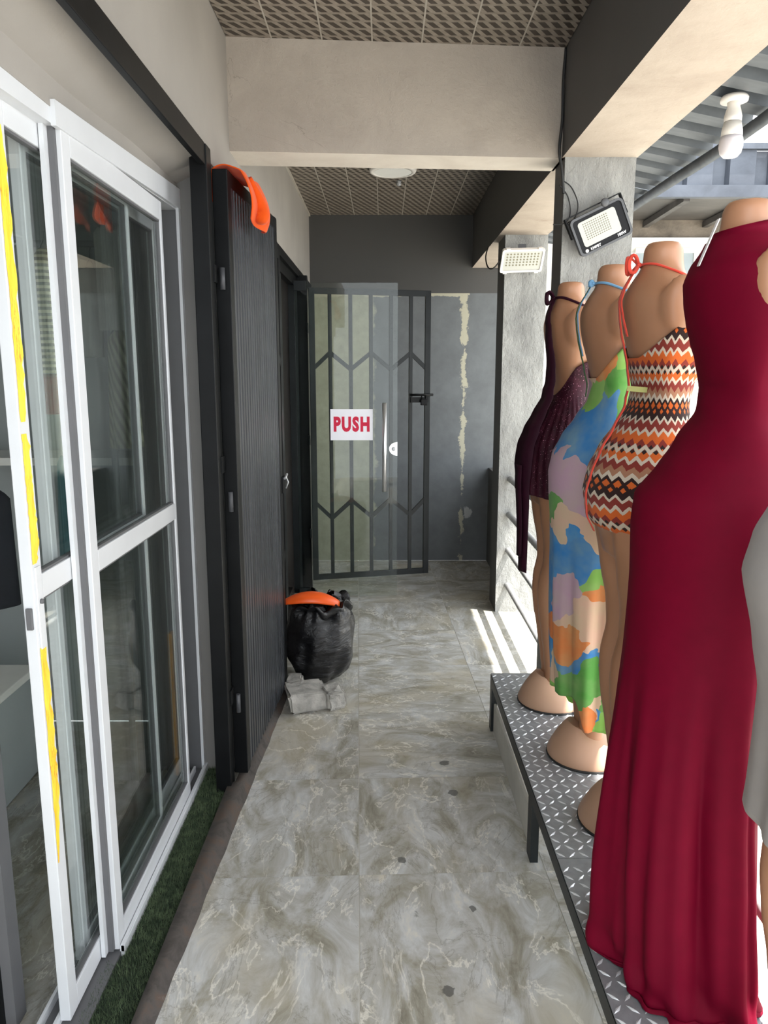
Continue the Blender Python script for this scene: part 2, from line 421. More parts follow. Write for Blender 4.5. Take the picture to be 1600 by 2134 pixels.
# ------------------------------------------------------------------ mesh builder
class MB:
    def __init__(s): s.v, s.f, s.mi, s.sm, s.uv = [], [], [], [], {}
    def add(s, vs, fs, mi=0, smooth=False, mat=None):
        o = len(s.v)
        for p in vs: s.v.append(tuple(mat @ Vector(p)) if mat else tuple(p))
        for i, f in enumerate(fs):
            s.f.append(tuple(a + o for a in f))
            s.mi.append(mi[i] if isinstance(mi, (list, tuple)) else mi); s.sm.append(smooth)
        return s
    def box(s, x0, x1, y0, y1, z0, z1, mi=0, mat=None, bev=0.0):
        """faces in order -z +z -y +x +y -x; bev chamfers all edges"""
        if not bev:
            return s.add([(x0, y0, z0), (x1, y0, z0), (x1, y1, z0), (x0, y1, z0), (x0, y0, z1), (x1, y0, z1), (x1, y1, z1), (x0, y1, z1)],
                  [(3, 2, 1, 0), (4, 5, 6, 7), (0, 1, 5, 4), (1, 2, 6, 5), (2, 3, 7, 6), (3, 0, 4, 7)], mi, False, mat)
        bm = bmesh.new(); bmesh.ops.create_cube(bm, size=1)
        for v in bm.verts: v.co = ((x0 + x1) / 2 + v.co.x * (x1 - x0), (y0 + y1) / 2 + v.co.y * (y1 - y0), (z0 + z1) / 2 + v.co.z * (z1 - z0))
        bmesh.ops.bevel(bm, geom=bm.edges[:], offset=bev, segments=2, affect='EDGES', profile=0.6)
        bm.verts.index_update()
        s.add([v.co[:] for v in bm.verts], [[v.index for v in f.verts] for f in bm.faces], mi, False, mat); bm.free(); return s
    def bar(s, a, b, w, h=None, mi=0, up=(0, 0, 1)):
        """rectangular bar from a to b, w across, h along 'up'"""
        a, b = Vector(a), Vector(b); h = h or w; d = (b - a).normalized(); u = Vector(up)
        if abs(d.dot(u)) > 0.98: u = Vector((0, 1, 0))
        r = d.cross(u).normalized() * w / 2; u = r.cross(d).normalized() * h / 2
        vs = [p + i * r + j * u for p in (a, b) for i, j in ((-1, -1), (1, -1), (1, 1), (-1, 1))]
        return s.add(vs, [(0, 1, 2, 3), (7, 6, 5, 4), (0, 4, 5, 1), (1, 5, 6, 2), (2, 6, 7, 3), (3, 7, 4, 0)], mi)
    def tube(s, pts, r, n=8, mi=0, cap=True, squash=1.0):
        pts = [Vector(p) for p in pts]; m = len(pts); rs = r if isinstance(r, (list, tuple)) else [r] * m
        vs = []; prev = None
        for i, p in enumerate(pts):
            d = (pts[min(i + 1, m - 1)] - pts[max(i - 1, 0)]).normalized()
            if prev is None:
                u = Vector((0, 0, 1)) if abs(d.z) < 0.9 else Vector((0, 1, 0))
            else: u = prev
            u = (u - d * u.dot(d)).normalized(); prev = u; w = d.cross(u)
            for k in range(n):
                t = 2 * PI * k / n; vs.append(p + rs[i] * (math.cos(t) * u + squash * math.sin(t) * w))
        fs = [(i * n + k, i * n + (k + 1) % n, (i + 1) * n + (k + 1) % n, (i + 1) * n + k) for i in range(m - 1) for k in range(n)]
        s.add(vs, fs, mi, True)
        if cap:
            o = len(s.v) - m * n
            s.f += [tuple(o + k for k in range(n))[::-1], tuple(o + (m - 1) * n + k for k in range(n))]; s.mi += [mi, mi]; s.sm += [False, False]
        return s
    def lathe(s, prof, n=24, mi=0, origin=(0, 0, 0), mat=None, smooth=True):
        """profile of (r, z) turned about z"""
        o = Vector(origin); vs = []
        for r, z in prof:
            for k in range(n):
                t = 2 * PI * k / n; vs.append(o + Vector((r * math.cos(t), r * math.sin(t), z)))
        m = len(prof)
        fs = [(i * n + k, i * n + (k + 1) % n, (i + 1) * n + (k + 1) % n, (i + 1) * n + k) for i in range(m - 1) for k in range(n)]
        s.add(vs, fs, mi, smooth, mat)
        b = len(s.v) - m * n
        s.f += [tuple(b + k for k in range(n))[::-1], tuple(b + (m - 1) * n + k for k in range(n))]; s.mi += [mi, mi]; s.sm += [False, False]
        return s
    def prism(s, poly, z0, z1, mi=0, mat=None):
        n = len(poly)
        vs = [(x, y, z0) for x, y in poly] + [(x, y, z1) for x, y in poly]
        return s.add(vs, [tuple(range(n))[::-1], tuple(range(n, 2 * n))] + [(i, (i + 1) % n, n + (i + 1) % n, n + i) for i in range(n)], mi, False, mat)
    def grid(s, fn, nu, nv, mi=0, closed=False, uvfn=None):
        o = len(s.v)
        for j in range(nv + 1):
            for i in range(nu if closed else nu + 1):
                s.v.append(tuple(fn(i / nu, j / nv)))
                if uvfn: s.uv[len(s.v) - 1] = uvfn(i / nu, j / nv)
        w = nu if closed else nu + 1
        for j in range(nv):
            for i in range(nu):
                s.f.append((o + j * w + i, o + j * w + (i + 1) % w, o + (j + 1) * w + (i + 1) % w, o + (j + 1) * w + i)); s.mi.append(mi); s.sm.append(True)
        return s
    def mesh(s, name, mats):
        me = bpy.data.meshes.new(name); me.from_pydata(s.v, [], s.f)
        for m in (mats if isinstance(mats, (list, tuple)) else [mats]): me.materials.append(M[m] if isinstance(m, str) else m)
        me.polygons.foreach_set('material_index', s.mi); me.polygons.foreach_set('use_smooth', s.sm)
        if s.uv:
            ul = me.uv_layers.new(name='UVMap')
            for l in me.loops: ul.data[l.index].uv = s.uv.get(l.vertex_index, (0, 0))
        me.update(); return me
    def obj(s, name, mats, parent=None):
        return place(name, s.mesh(name, mats), parent)
def place(name, me, parent=None, loc=None):
    o = bpy.data.objects.new(name, me); COL.objects.link(o)
    if parent is not None: o.parent = parent
    if loc: o.location = loc
    return o
def tag(o, label=None, cat=None, group=None, kind=None):
    if label: o['label'] = label
    if cat: o['category'] = cat
    if group: o['group'] = group
    if kind: o['kind'] = kind
    return o
def thing(name, label, cat, loc=(0, 0, 0), rotz=0.0, group=None, kind=None):
    o = bpy.data.objects.new(name, None); COL.objects.link(o)
    o.empty_display_size = 0.05; o.location = loc; o.rotation_euler = (0, 0, rotz)
    return tag(o, label, cat, group, kind)
def struct(o, label=None): return tag(o, label, kind='structure')
def solidify(o, t, off=0):
    m = o.modifiers.new('thickness', 'SOLIDIFY'); m.thickness = t; m.offset = off; return o
def subsurf(o, lv=1):
    m = o.modifiers.new('smooth', 'SUBSURF'); m.levels = lv; m.render_levels = lv; return o
def lerp(a, b, t): return a + (b - a) * t
def interp(tab, z):
    """rows sorted by descending first column"""
    if z >= tab[0][0]: return tab[0][1:]
    for a, b in zip(tab, tab[1:]):
        if z >= b[0]:
            t = (z - b[0]) / (a[0] - b[0]); t = t * t * (3 - 2 * t) * 0.35 + t * 0.65
            return tuple(lerp(q, p, t) for p, q in zip(a[1:], b[1:]))
    return tab[-1][1:]
def text_mesh(name, body, size, extrude, mat, offset=0.0, spacing=1.0):
    cu = bpy.data.curves.new(name, 'FONT'); cu.body = body; cu.size = size; cu.extrude = extrude; cu.offset = offset
    cu.align_x = 'CENTER'; cu.align_y = 'CENTER'; cu.resolution_u = 3; cu.space_character = spacing
    o = bpy.data.objects.new(name, cu); COL.objects.link(o)
    dg = bpy.context.evaluated_depsgraph_get()
    me = bpy.data.meshes.new_from_object(o.evaluated_get(dg)); bpy.data.objects.remove(o)
    me.materials.clear(); me.materials.append(M[mat]); me.name = name
    return me

# ================================================================== SETTING
ZC, ZB, YF, XL, XR = 2.885, 2.473, 6.41, -0.61, 0.725

# ---- floor: tiles rotated 2 degrees against the walls
def clip(poly, a, b, c):
    """keep a*x+b*y<=c"""
    out = []
    for i, p in enumerate(poly):
        q = poly[(i + 1) % len(poly)]; dp = a * p[0] + b * p[1] - c; dq = a * q[0] + b * q[1] - c
        if dp <= 0: out.append(p)
        if (dp < 0 < dq) or (dq < 0 < dp):
            t = dp / (dp - dq); out.append((lerp(p[0], q[0], t), lerp(p[1], q[1], t)))
    return out
floor = MB().box(-0.70, 1.12, -1.3, YF, -0.12, -0.0022).obj('floor', 'grout')
struct(floor, 'walkway floor of grey marbled tiles between shopfronts and railing')
ta = 1.98 * D2R
TW, TL = 0.612, 0.594
org = (-0.081, 2.188); ex = (math.cos(ta), math.sin(ta)); ey = (-math.sin(ta), math.cos(ta))
tile_me = {}
for r in range(-6, 8):
    for c in range(-1, 2):
        g = 0.0016
        loc = [(c * TW + g, r * TL + g), ((c + 1) * TW - g, r * TL + g), ((c + 1) * TW - g, (r + 1) * TL - g), (c * TW + g, (r + 1) * TL - g)]
        w = [(org[0] + a * ex[0] + b * ey[0], org[1] + a * ex[1] + b * ey[1]) for a, b in loc]
        full = w
        for k in ((-1, 0, 0.69), (1, 0, 1.11), (0, 1, YF - 0.0005), (0, -1, 1.3)): w = clip(w, *k)
        if len(w) < 3: continue
        cx, cy = full[0]
        key = 'full' if (len(w) == 4 and all(abs(a[0] - b[0]) < 1e-6 for a, b in zip(w, full))) else None
        if key in tile_me: me = tile_me[key]
        else:
            me = MB().prism([(x - cx, y - cy) for x, y in w], -0.01, 0.0).mesh('floor_tile', 'marble')
            if key: tile_me[key] = me
        place('floor_tile', me, floor, (cx, cy, 0))

# ---- ceiling strips
ceil = MB().box(-0.75, XR, 0.5, YF, ZC + 0.012, ZC + 0.05).obj('ceiling', 'ceiling_seam')
struct(ceil, 'ceiling of woven-pattern plastic strips above the walkway')
SW = 0.1945
for (y0, y1) in ((0.5, 3.30), (3.38, YF)):
    for i in range(7):
        x0 = XL + i * SW - 0.02; x1 = min(x0 + SW, XR)
        if i == 0: x0 = XL
        b = MB().box(x0 + 0.0022, x1 - 0.0022, y0, y1, ZC, ZC + 0.014)
        b.obj('ceiling_panel', 'ceiling', ceil)
        if i: MB().box(x0 - 0.003, x0 + 0.003, y0, y1, ZC - 0.001, ZC + 0.012).obj('ceiling_seam', 'ceiling_seam', ceil)
MB().box(XL, XL + 0.012, 3.38, YF, ZC - 0.012, ZC).obj('ceiling_edge_strip', 'ceiling_seam', ceil)
roof = struct(MB().box(-3.6, 1.03, 0.45, 6.7, 2.95, 3.12).obj('ceiling_slab', 'beam_plaster'), 'concrete slab over the walkway')

# ---- beams and pillars
cb = [(XL - 0.02, 3.163), (0.735, 3.262), (0.735, 3.46), (XL - 0.02, 3.37)]
o = MB().prism(cb, ZB, ZC + 0.02, [1, 0, 0, 0, 0, 0]).obj('trim_1', ['beam_plaster', 'beam_lip'])
struct(o, 'pale plastered cross beam above the walkway')
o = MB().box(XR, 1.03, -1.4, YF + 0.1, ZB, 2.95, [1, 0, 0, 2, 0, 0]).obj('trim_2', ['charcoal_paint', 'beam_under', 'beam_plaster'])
struct(o, 'long beam on the pillars, charcoal inside and cream underneath')
def pillar(name, x0, x1, y0, y1, label):
    b = MB(); n = 14
    # the rough front is a slightly wavy grid; sides stay plain
    rnd = random.Random(name)
    b.box(x0, x1, y0 + 0.004, y1, 0.0, ZB, [0, 0, 0, 0, 0, 1])
    b.grid(lambda u, v: (lerp(x0, x1, u), y0 + 0.003 * math.sin(9 * u + 5 * v) + rnd.uniform(-0.0015, 0.0015), lerp(0, ZB, v)), 6, 40)
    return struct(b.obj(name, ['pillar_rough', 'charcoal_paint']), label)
pillar('trim_3', 0.735, 1.025, 3.246, 3.42, 'near rough grey pillar carrying the black floodlight')
pillar('trim_4', 0.765, 1.035, 4.95, 5.24, 'far rough grey pillar carrying the white floodlight')
pillar('trim_5', 0.735, 1.025, -0.95, -0.67, 'rough grey pillar behind the viewer')

# ---- walls
o = MB().box(-0.78, 1.06, YF, YF + 0.15, 0, ZC + 0.05).obj('wall_back', 'far_wall')
struct(o, 'end wall, charcoal above and patched grey and pale plaster below')
# left wall: band above the shopfronts, pier between the shops and end piece
w = MB().box(-0.78, XL, -1.4, YF, 2.335, ZC + 0.02)
w.box(-0.78, XL - 0.001, 2.855, 4.02, 0, 2.34)
w.box(-0.78, XL - 0.001, 5.56, YF, 0, 2.34)
w.box(-0.90, -0.742, -1.2, 2.86, 2.19, 2.60)
struct(w.obj('wall_left', 'wall_grey'), 'light grey plastered wall above the shopfronts')
j = MB().box(-0.95, XL - 0.004, 2.846, 2.856, 0.0, 2.336)
struct(j.obj('trim_6', 'jamb_grey'), 'dark grey door jamb beside the sliding glass doors')
# soffit lip of the shop opening, uneven plaster
s = MB().grid(lambda u, v: (lerp(-0.742, XL, v), lerp(0.2, 2.85, u), 2.332 - (0.05 + 0.055 * (1 - u)) * (1 - v) ** 1.3 + 0.006 * math.sin(17 * u + 3 * v)), 40, 6)
struct(s.obj('trim_7', 'wall_grey'), 'uneven plaster soffit over the sliding doors')

struct(MB().box(0.90, 1.05, 5.24, YF, 0, 0.82, [0, 0, 0, 1, 0, 0]).obj('sun_block_wall', ['charcoal_paint', 'ext_white']), 'low dark parapet added unseen behind the far pillar to block the sun')  # unseen parapet, added to keep direct sun off the far end
# ---- shop interior behind the sliding doors
SX = -3.4
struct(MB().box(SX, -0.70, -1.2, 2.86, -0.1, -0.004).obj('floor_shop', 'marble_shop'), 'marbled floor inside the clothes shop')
shop = MB()
shop.box(SX - 0.1, SX, -1.2, 3.4, 0, 2.9)
shop.box(SX, -0.78, 3.30, 3.4, 0, 2.9)
shop.box(SX, -0.78, -1.3, -1.2, 0, 2.9)
shop.box(SX, -0.78, -1.2, 3.3, 2.62, 2.7)
struct(shop.obj('wall_shop', 'shop_wall'), 'grey walls inside the clothes shop')
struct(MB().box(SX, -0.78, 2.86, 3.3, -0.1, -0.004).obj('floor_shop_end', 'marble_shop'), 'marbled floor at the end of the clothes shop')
# second shop: dark room
b = MB(); b.box(-2.6, -2.5, 3.45, 6.5, 0, 2.9); b.box(-2.5, -0.78, 3.42, 3.5, 0, 2.9); b.box(-2.5, -0.78, 6.4, 6.5, 0, 2.9); b.box(-2.5, -0.78, 3.5, 6.4, 2.6, 2.7); b.box(-2.5, -0.70, 3.5, 6.4, -0.1, -0.004)
struct(b.obj('wall_shop_far', 'jamb_grey'), 'dim walls inside the farther shop')

# ================================================================== EXTERIOR
struct(MB().box(1.12, 14, -8, 16, -0.4, -0.12).obj('floor_yard', 'ext_ground'), 'pale paved yard outside the railing')
# opposite low building seen past the pillars
YE = 7.3
w0 = ony(1480, 510, YE).z; w1 = ony(1480, 497, YE).z; w2 = ony(1480, 457, YE).z
bl = thing('neighbour_building', 'white neighbouring building with worn concrete beam beyond the railing', 'building', (3.5, YE, -0.12))
def loc(b, x, y, z): return b
P = Vector((3.5, YE, -0.12))
def rel(b, parent_loc, name, mat, parent):
    b.v = [tuple(Vector(v) - parent_loc) for v in b.v]; return b.obj(name, mat, parent)
rel(MB().box(1.1, 7.5, YE, YE + 0.2, -0.12, w0), P, 'wall', 'ext_white', bl)
rel(MB().box(1.1, 7.5, YE - 0.05, YE + 0.2, w0, w1), P, 'cream_band', 'ext_white', bl)
rel(MB().box(1.1, 7.5, YE - 0.03, YE + 0.2, w1, w2), P, 'concrete_beam', 'ext_beam', bl)
a = ony(1322, 528, YE); c = ony(1372, 600, YE)
wx0, wx1, wz0, wz1 = a.x, c.x + 0.3, c.z - 0.4, a.z
win = rel(MB().box(wx0, wx1, YE - 0.02, YE + 0.02, wz0, wz1), P, 'window', 'ext_glass', bl)
for (x0, x1, z0, z1) in ((wx0 - .04, wx0, wz0, wz1), (wx1, wx1 + .04, wz0, wz1), (wx0, wx1, wz1, wz1 + .04), ((wx0 + wx1) / 2 - .02, (wx0 + wx1) / 2 + .02, wz0, wz1)):
    rel(MB().box(x0, x1, YE - 0.035, YE, z0, z1), P, 'window_frame', 'ext_white', bl)
# its tin roof edge: eave soffit with rafters, channel beam, corrugated fascia
YA = 6.25
f0 = ony(1600, 412, YA).z; f1 = ony(1600, 387, YA).z; f2 = ony(1600, 312, YA).z; f3 = ony(1600, 300, YA).z
ro = thing('tin_roof', 'blue-grey corrugated tin fascia and eave of the neighbouring roof', 'roof', (3.5, YA, f0))
P = Vector((3.5, YA, f0))
X0, X1 = 1.06, 7.4
rel(MB().box(X0, X1, YA, YE + 0.1, f0 + 0.03, f0 + 0.045), P, 'soffit_sheet', 'tin_dark', ro)
for i in range(9):
    x = X0 + 0.25 + i * 0.55
    rel(MB().bar((x, YA + 0.06, f0 + 0.01), (x, YE - 0.03, f0 + 0.01 - 0.02), 0.05, 0.05), P, 'rafter', 'tin_dark', ro)
rel(MB().box(X0, X1, YA - 0.03, YA + 0.03, f0, f1), P, 'channel_beam', 'tin_blue', ro)
def corr(x0, x1, y, z0, z1, pitch=0.33):
    b = MB(); x = x0; prof = []
    while x < x1:
        prof += [(x, 0), (x + 0.60 * pitch, 0), (x + 0.66 * pitch, 0.045), (x + 0.94 * pitch, 0.045)]; x += pitch
    vs = [(p[0], y + p[1], z) for z in (z0, z1) for p in prof]; n = len(prof)
    return b.add(vs, [(i, i + 1, n + i + 1, n + i) for i in range(n - 1)])
solidify(rel(corr(X0, X1, YA, f1, f2), P, 'fascia_sheet', 'tin_blue', ro), 0.002)
rel(MB().box(X0, X1, YA - 0.03, YA + 0.03, f2, f3), P, 'ridge_cap', 'tin_blue', ro)

# ---- awning beside the walkway
aw0, aw1 = 2.885, 2.755                    # heights at the beam and at the outer edge
AX0, AX1 = 1.032, 1.70
def awz(x): return lerp(aw0, aw1, (x - AX0) / (AX1 - AX0))
def awning_sheet(y0, y1, dz):
    prof = []; y = y0; p = 0.215
    while y < y1 - 0.01:
        prof += [(y, 0), (y + 0.5 * p, 0), (y + 0.56 * p, 0.042), (y + 0.94 * p, 0.042)]; y += p
    prof.append((y, 0)); n = len(prof)
    vs = [(x, q[0], awz(x) + q[1] + dz) for x in (AX0, AX1 + 0.015) for q in prof]
    return MB().add(vs, [(i, n + i, n + i + 1, i + 1) for i in range(n - 1)])
aw = thing('awning', 'grey corrugated tin awning sloping out from the long beam', 'awning', (0, 0, 0))
for i in range(6):  # last sheet is added to stop a sun leak onto the end wall
    solidify(awning_sheet(0.75 + i * 1.075, 0.75 + (i + 1) * 1.075, 0.003 * (i % 2)).obj('roof_sheet', 'tin', aw), 0.0015)
b = MB(); pts = []
for i in range(24):
    y = lerp(0.75, 7.1, i / 23); pts.append((AX1 - 0.03 + 0.004 * math.sin(i * 1.3), y, awz(AX1) - 0.045 + 0.006 * math.sin(i * 0.9)))
b.tube(pts, 0.034, 6, squash=0.7)
b.obj('edge_purlin', 'tin', aw)

# ================================================================== SLIDING GLASS DOORS (near shop)
zmid = onx(300, 1106, -0.74).z
door1 = struct(thing('door_1', 'white aluminium frame of the sliding glass shop doors', None))
D1Y0, D1Y1 = 0.35, 2.846
def sloped(x0, x1, y0, y1, za0, za1, zb0, zb1):
    b = MB().box(x0, x1, y0, y1, 0, 1)
    b.v = [(x, y, lerp(lerp(za0, zb0, (y - y0) / (y1 - y0)), lerp(za1, zb1, (y - y0) / (y1 - y0)), z)) for x, y, z in b.v]; return b
sloped(-0.862, -0.744, D1Y0, D1Y1, 2.115, 2.19, 2.185, 2.265).obj('head', 'white_alu', door1)
sloped(-0.744, -0.732, 1.80, D1Y1, 2.150, 2.205, 2.190, 2.258).obj('head_cover', 'white_alu', door1)
MB().box(-0.862, -0.736, 2.834, D1Y1, 0.0, 2.185).obj('jamb', 'gasket', door1)
MB().box(-0.744, -0.733, 2.822, D1Y1, 0.0, 2.19).obj('jamb_cover', 'white_alu', door1)
MB().box(-0.862, -0.735, D1Y0, D1Y1, 0.0, 0.016).obj('sill', 'gasket', door1)
for x, y0 in ((-0.730, 1.84), (-0.768, 1.84), (-0.806, D1Y0), (-0.846, D1Y0)):
    MB().box(x - 0.004, x + 0.004, y0, 2.806, 0.016, 0.040).obj('track', 'white_alu', door1)
MB().box(-0.738, -0.724, 1.84, D1Y1, 0.0, 0.034).obj('sill_lip', 'white_alu', door1)

def sliding_panel(label, xf, y0, y1, th=0.026, sw=0.046, mid=True):
    z0, z1 = 0.026, 2.165
    t = thing('sliding_door', label, 'door', (xf, y0, 0))
    X0, X1 = -th, 0.0; L = y1 - y0
    rw = 0.020
    for a, w_ in ((0, sw), (L - rw, rw)): MB().box(X0, X1, a, a + w_, z0, z1, bev=0.002).obj('stile', 'white_alu', t)
    MB().box(X0, X1, sw, L - rw, z1 - 0.06, z1, bev=0.002).obj('top_rail', 'white_alu', t)
    MB().box(X0, X1, sw, L - rw, z0, z0 + 0.062, bev=0.002).obj('bottom_rail', 'white_alu', t)
    zz = [z0 + 0.062, z1 - 0.06]
    if mid:
        MB().box(X0, X1, sw, L - rw, zmid - 0.028, zmid + 0.028, bev=0.002).obj('mid_rail', 'white_alu', t)
        zz = [zz[0], zmid - 0.028, zmid + 0.028, zz[1]]
    for a, b in zip(zz[::2], zz[1::2]):
        MB().box(-th / 2 - 0.002, -th / 2 + 0.002, sw, L - rw, a, b).obj('pane', 'glass', t)
        g = MB()
        for (ya, yb, za, zb) in ((sw, sw + .006, a, b), (L - rw - .006, L - rw, a, b), (sw, L - rw, a, a + .006), (sw, L - rw, b - .006, b)):
            g.box(-th + 0.006, -0.005, ya, yb, za, zb)
        g.obj('gasket', 'gasket', t)
    return t
pB = sliding_panel('white framed glass sliding door nearest the grey jamb, on the outer track', -0.737, 1.835, 2.62)
MB().box(-0.037, -0.026, -0.034, -0.012, 0.03, 2.19).obj('interlock', 'white_alu', pB)
MB().box(-0.034, -0.012, -0.014, 0.002, 0.03, 2.18).obj('brush_seal', 'gasket', pB)
pA = sliding_panel('white framed glass sliding door with yellow tape down its edge', -0.776, 1.600, 2.40)
pC = sliding_panel('innermost white framed glass sliding door, seen through the outer panes', -0.816, 1.795, 2.80, sw=0.03, mid=False)
# yellow protective tape with torn edges, in three pieces, and the latch on panel A
def tape(z0, z1, taper=False):
    n = 30; b = MB(); rnd = random.Random(z0); vs = []
    for i in range(n + 1):
        z = lerp(z0, z1, i / n); lo = 0.004 + rnd.uniform(0, 0.004); hi = 0.040 + rnd.uniform(-0.010, 0.004)
        k = min(1, (i + 0.4) / (n * 0.3)) if taper else min(1, (i + 2) / 5, (n - i + 2) / 5)
        if taper: hi = lerp(lo + 0.002, hi, k)
        else: hi = lerp(lo + 0.012, hi, k)
        vs += [(0.0012, lo, z), (0.0012, hi, z)]
    return b.add(vs, [(2 * i, 2 * i + 1, 2 * i + 3, 2 * i + 2) for i in range(n)])
for z0, z1, tp in ((onx(120, 1800, -0.776).z, onx(100, 1320, -0.776).z - 0.02, True), (onx(62, 1180, -0.776).z, onx(45, 905, -0.776).z, False), (onx(40, 880, -0.776).z, 2.10, False)):
    solidify(tape(z0, z1, tp).obj('tape', 'tape', pA), 0.0008)
zl = onx(70, 1270, -0.776).z
b = MB().box(0.0, 0.004, 0.010, 0.034, zl - 0.10, zl + 0.09, bev=0.001); lp = b.obj('latch_plate', 'white_alu', pA)
MB().lathe([(0.006, 0), (0.006, 0.006), (0.003, 0.007)], 12, mat=Matrix.Translation((0.003, 0.022, zl + 0.01)) @ Matrix.Rotation(PI / 2, 4, 'Y')).obj('screw', 'gasket', lp)
MB().box(-0.020, -0.006, -0.006, 0.002, zl - 0.05, zl + 0.0, bev=0.002).obj('latch_hook', 'gasket', pA)

# turf strip, rusty gate sill, gate post, steel angle
ci0, ci1 = onz(270, 2134, 0.04), onz(471, 1640, 0.04)
co0, co1 = onz(313, 2134, 0), onz(520, 1632, 0)
def on_line(p, q, y): t = (y - p.y) / (q.y - p.y); return (lerp(p.x, q.x, t), y)
poly = [on_line(ci0, ci1, 0.3), on_line(co0, co1, 0.3), on_line(co0, co1, 2.70), on_line(co0, co1, 3.60), (on_line(co0, co1, 3.60)[0] - 0.045, 3.60), on_line(ci0, ci1, 2.70)]
b = MB(); n = 60
sill = thing('gate_sill', 'rusty raised steel sill along the edge of the marble floor', 'sill')
def sill_fn(u, v):
    y = lerp(0.3, 3.60, u); a = on_line(ci0, ci1, min(y, 2.9))[0] if y < 2.7 else on_line(co0, co1, y)[0] - 0.045; c = on_line(co0, co1, y)[0]
    j = 0.0007 * math.sin(17 * y) + 0.0004 * math.sin(41 * y + 1)
    t = v * 4
    if t <= 1: return (a, y, 0.034 * t)
    if t <= 2: return (lerp(a, c - 0.012 + j, t - 1), y, 0.034 + 0.001 * math.sin(50 * y))
    if t <= 3: return (lerp(c - 0.012 + j, c + j, t - 2), y, lerp(0.034, 0.010, t - 2))
    return (lerp(c + j, c + 0.012 + 2.2 * j, t - 3), y, lerp(0.010, 0.0005, t - 3))
MB().grid(sill_fn, 140, 4).obj('angle_top', 'rust', sill)
turf = thing('turf_strip', 'narrow strip of green artificial turf between door and rusty sill', 'turf')
TX0 = -0.735
tp = [(TX0, 0.35), (on_line(ci0, ci1, 0.35)[0], 0.35), (on_line(ci0, ci1, 2.66)[0], 2.66), (-0.655, 2.845), (-0.722, 2.845), (-0.722, 1.84), (TX0 - 0.025, 1.80), (TX0 - 0.028, 0.35)]
MB().prism(tp, 0.0005, 0.008).obj('turf_backing', 'turf_base', turf)
b = MB(); rnd = random.Random(3); vs = []; fs = []
for i in range(26000):
    y = rnd.uniform(0.9, 2.84); xa = -0.760 if y < 1.8 else -0.722; xb = on_line(ci0, ci1, min(y, 2.66))[0] - 0.002
    x = rnd.uniform(xa, xb); h = rnd.uniform(0.008, 0.02); t = rnd.uniform(0, 2 * PI); w = 0.0011; l = rnd.uniform(0, 0.010); t2 = rnd.uniform(0, 2 * PI)
    o_ = len(vs); vs += [(x - w * math.cos(t), y - w * math.sin(t), 0.006), (x + w * math.cos(t), y + w * math.sin(t), 0.006), (x + l * math.cos(t2), y + l * math.sin(t2), 0.006 + h)]
    fs.append((o_, o_ + 1, o_ + 2))
tag(b.add(vs, fs).obj('turf_blades', 'turf', turf), kind='stuff')

gf = thing('gate_frame', 'black steel gate frame post and lintel angle around the near shopfront', 'gate frame', (-0.61, 2.70, 0))
def R(b, p): b.v = [tuple(Vector(v) - Vector(p)) for v in b.v]; return b
PG = (-0.61, 2.70, 0)
R(MB().box(-0.650, -0.592, 2.665, 2.735, 0.0, 2.36, bev=0.003), PG).obj('post', 'black_steel', gf)
R(MB().box(-0.616, -0.596, 0.2, 2.665, 2.292, 2.362, bev=0.002), PG).obj('lintel_angle', 'black_steel', gf)
for z in (1.92, 1.25, 0.35): R(MB().box(-0.592, -0.586, 2.70, 2.75, z, z + 0.06), PG).obj('hinge_tab', 'black_steel', gf)

# black post standing inside the open doorway
ip = thing('inner_post', 'black post standing just inside the open edge of the taped sliding door', 'post', (-0.99, 1.63, 0))
MB().box(-0.09, 0.050, -0.03, 0.03, 0, 2.60, bev=0.003).obj('post_tube', 'black_steel', ip)
MB().box(0.050, 0.076, -0.025, 0.025, 0, 2.60).obj('edge_strip', 'gasket', ip)

# yellow level leaning in the jamb corner
b = MB().box(-0.006, 0.006, -0.02, 0.02, 0, 0.60, bev=0.002)
lv = tag(b.obj('spirit_level', 'yellow'), 'narrow yellow strip standing in the corner behind the black gate post', 'level')
lv.location = (-0.664, 2.80, 0.012)
MB().box(0.006, 0.0075, -0.010, 0.010, 0.28, 0.32).obj('vial_window', 'black_plastic', lv)

# ================================================================== RIBBED STEEL GATE LEAF
L0, L1 = Vector((-0.552, 2.762, 0)), Vector((-0.499, 3.604, 0))
ang = math.atan2(L1.y - L0.y, L1.x - L0.x); LL = (L1 - L0).length; LZ0, LZ1 = 0.045, 2.306
leaf = thing('steel_gate', 'ribbed black sheet-steel gate leaf folded open against the left wall', 'gate', L0, ang)
MB().box(0, 0.05, -0.008, 0.046, LZ0 - 0.01, LZ1, bev=0.003).obj('stile', 'black_steel', leaf)
MB().box(LL - 0.05, LL, -0.008, 0.040, LZ0 + 0.03, LZ1, bev=0.003).obj('stile', 'black_steel', leaf)
MB().box(0.05, LL - 0.05, -0.006, 0.040, LZ1 - 0.05, LZ1, bev=0.003).obj('top_rail', 'black_steel', leaf)
MB().box(0.05, LL - 0.05, 0.015, 0.040, LZ0 + 0.02, LZ0 + 0.07).obj('bottom_rail', 'rust', leaf)
prof = []; nr = 19; p = (LL - 0.10) / nr
for i in range(nr):
    x = 0.05 + i * p; prof += [(x, 0.014), (x + 0.28 * p, 0.014), (x + 0.36 * p, -0.004), (x + 0.92 * p, -0.004)]
prof.append((LL - 0.05, 0.012)); n = len(prof)
zs = [LZ0 + 0.005 + 0.0, 0.5, 1.0, 1.5, 2.0, LZ1 - 0.05]
vs = [(x, y, z) for z in zs for x, y in prof]
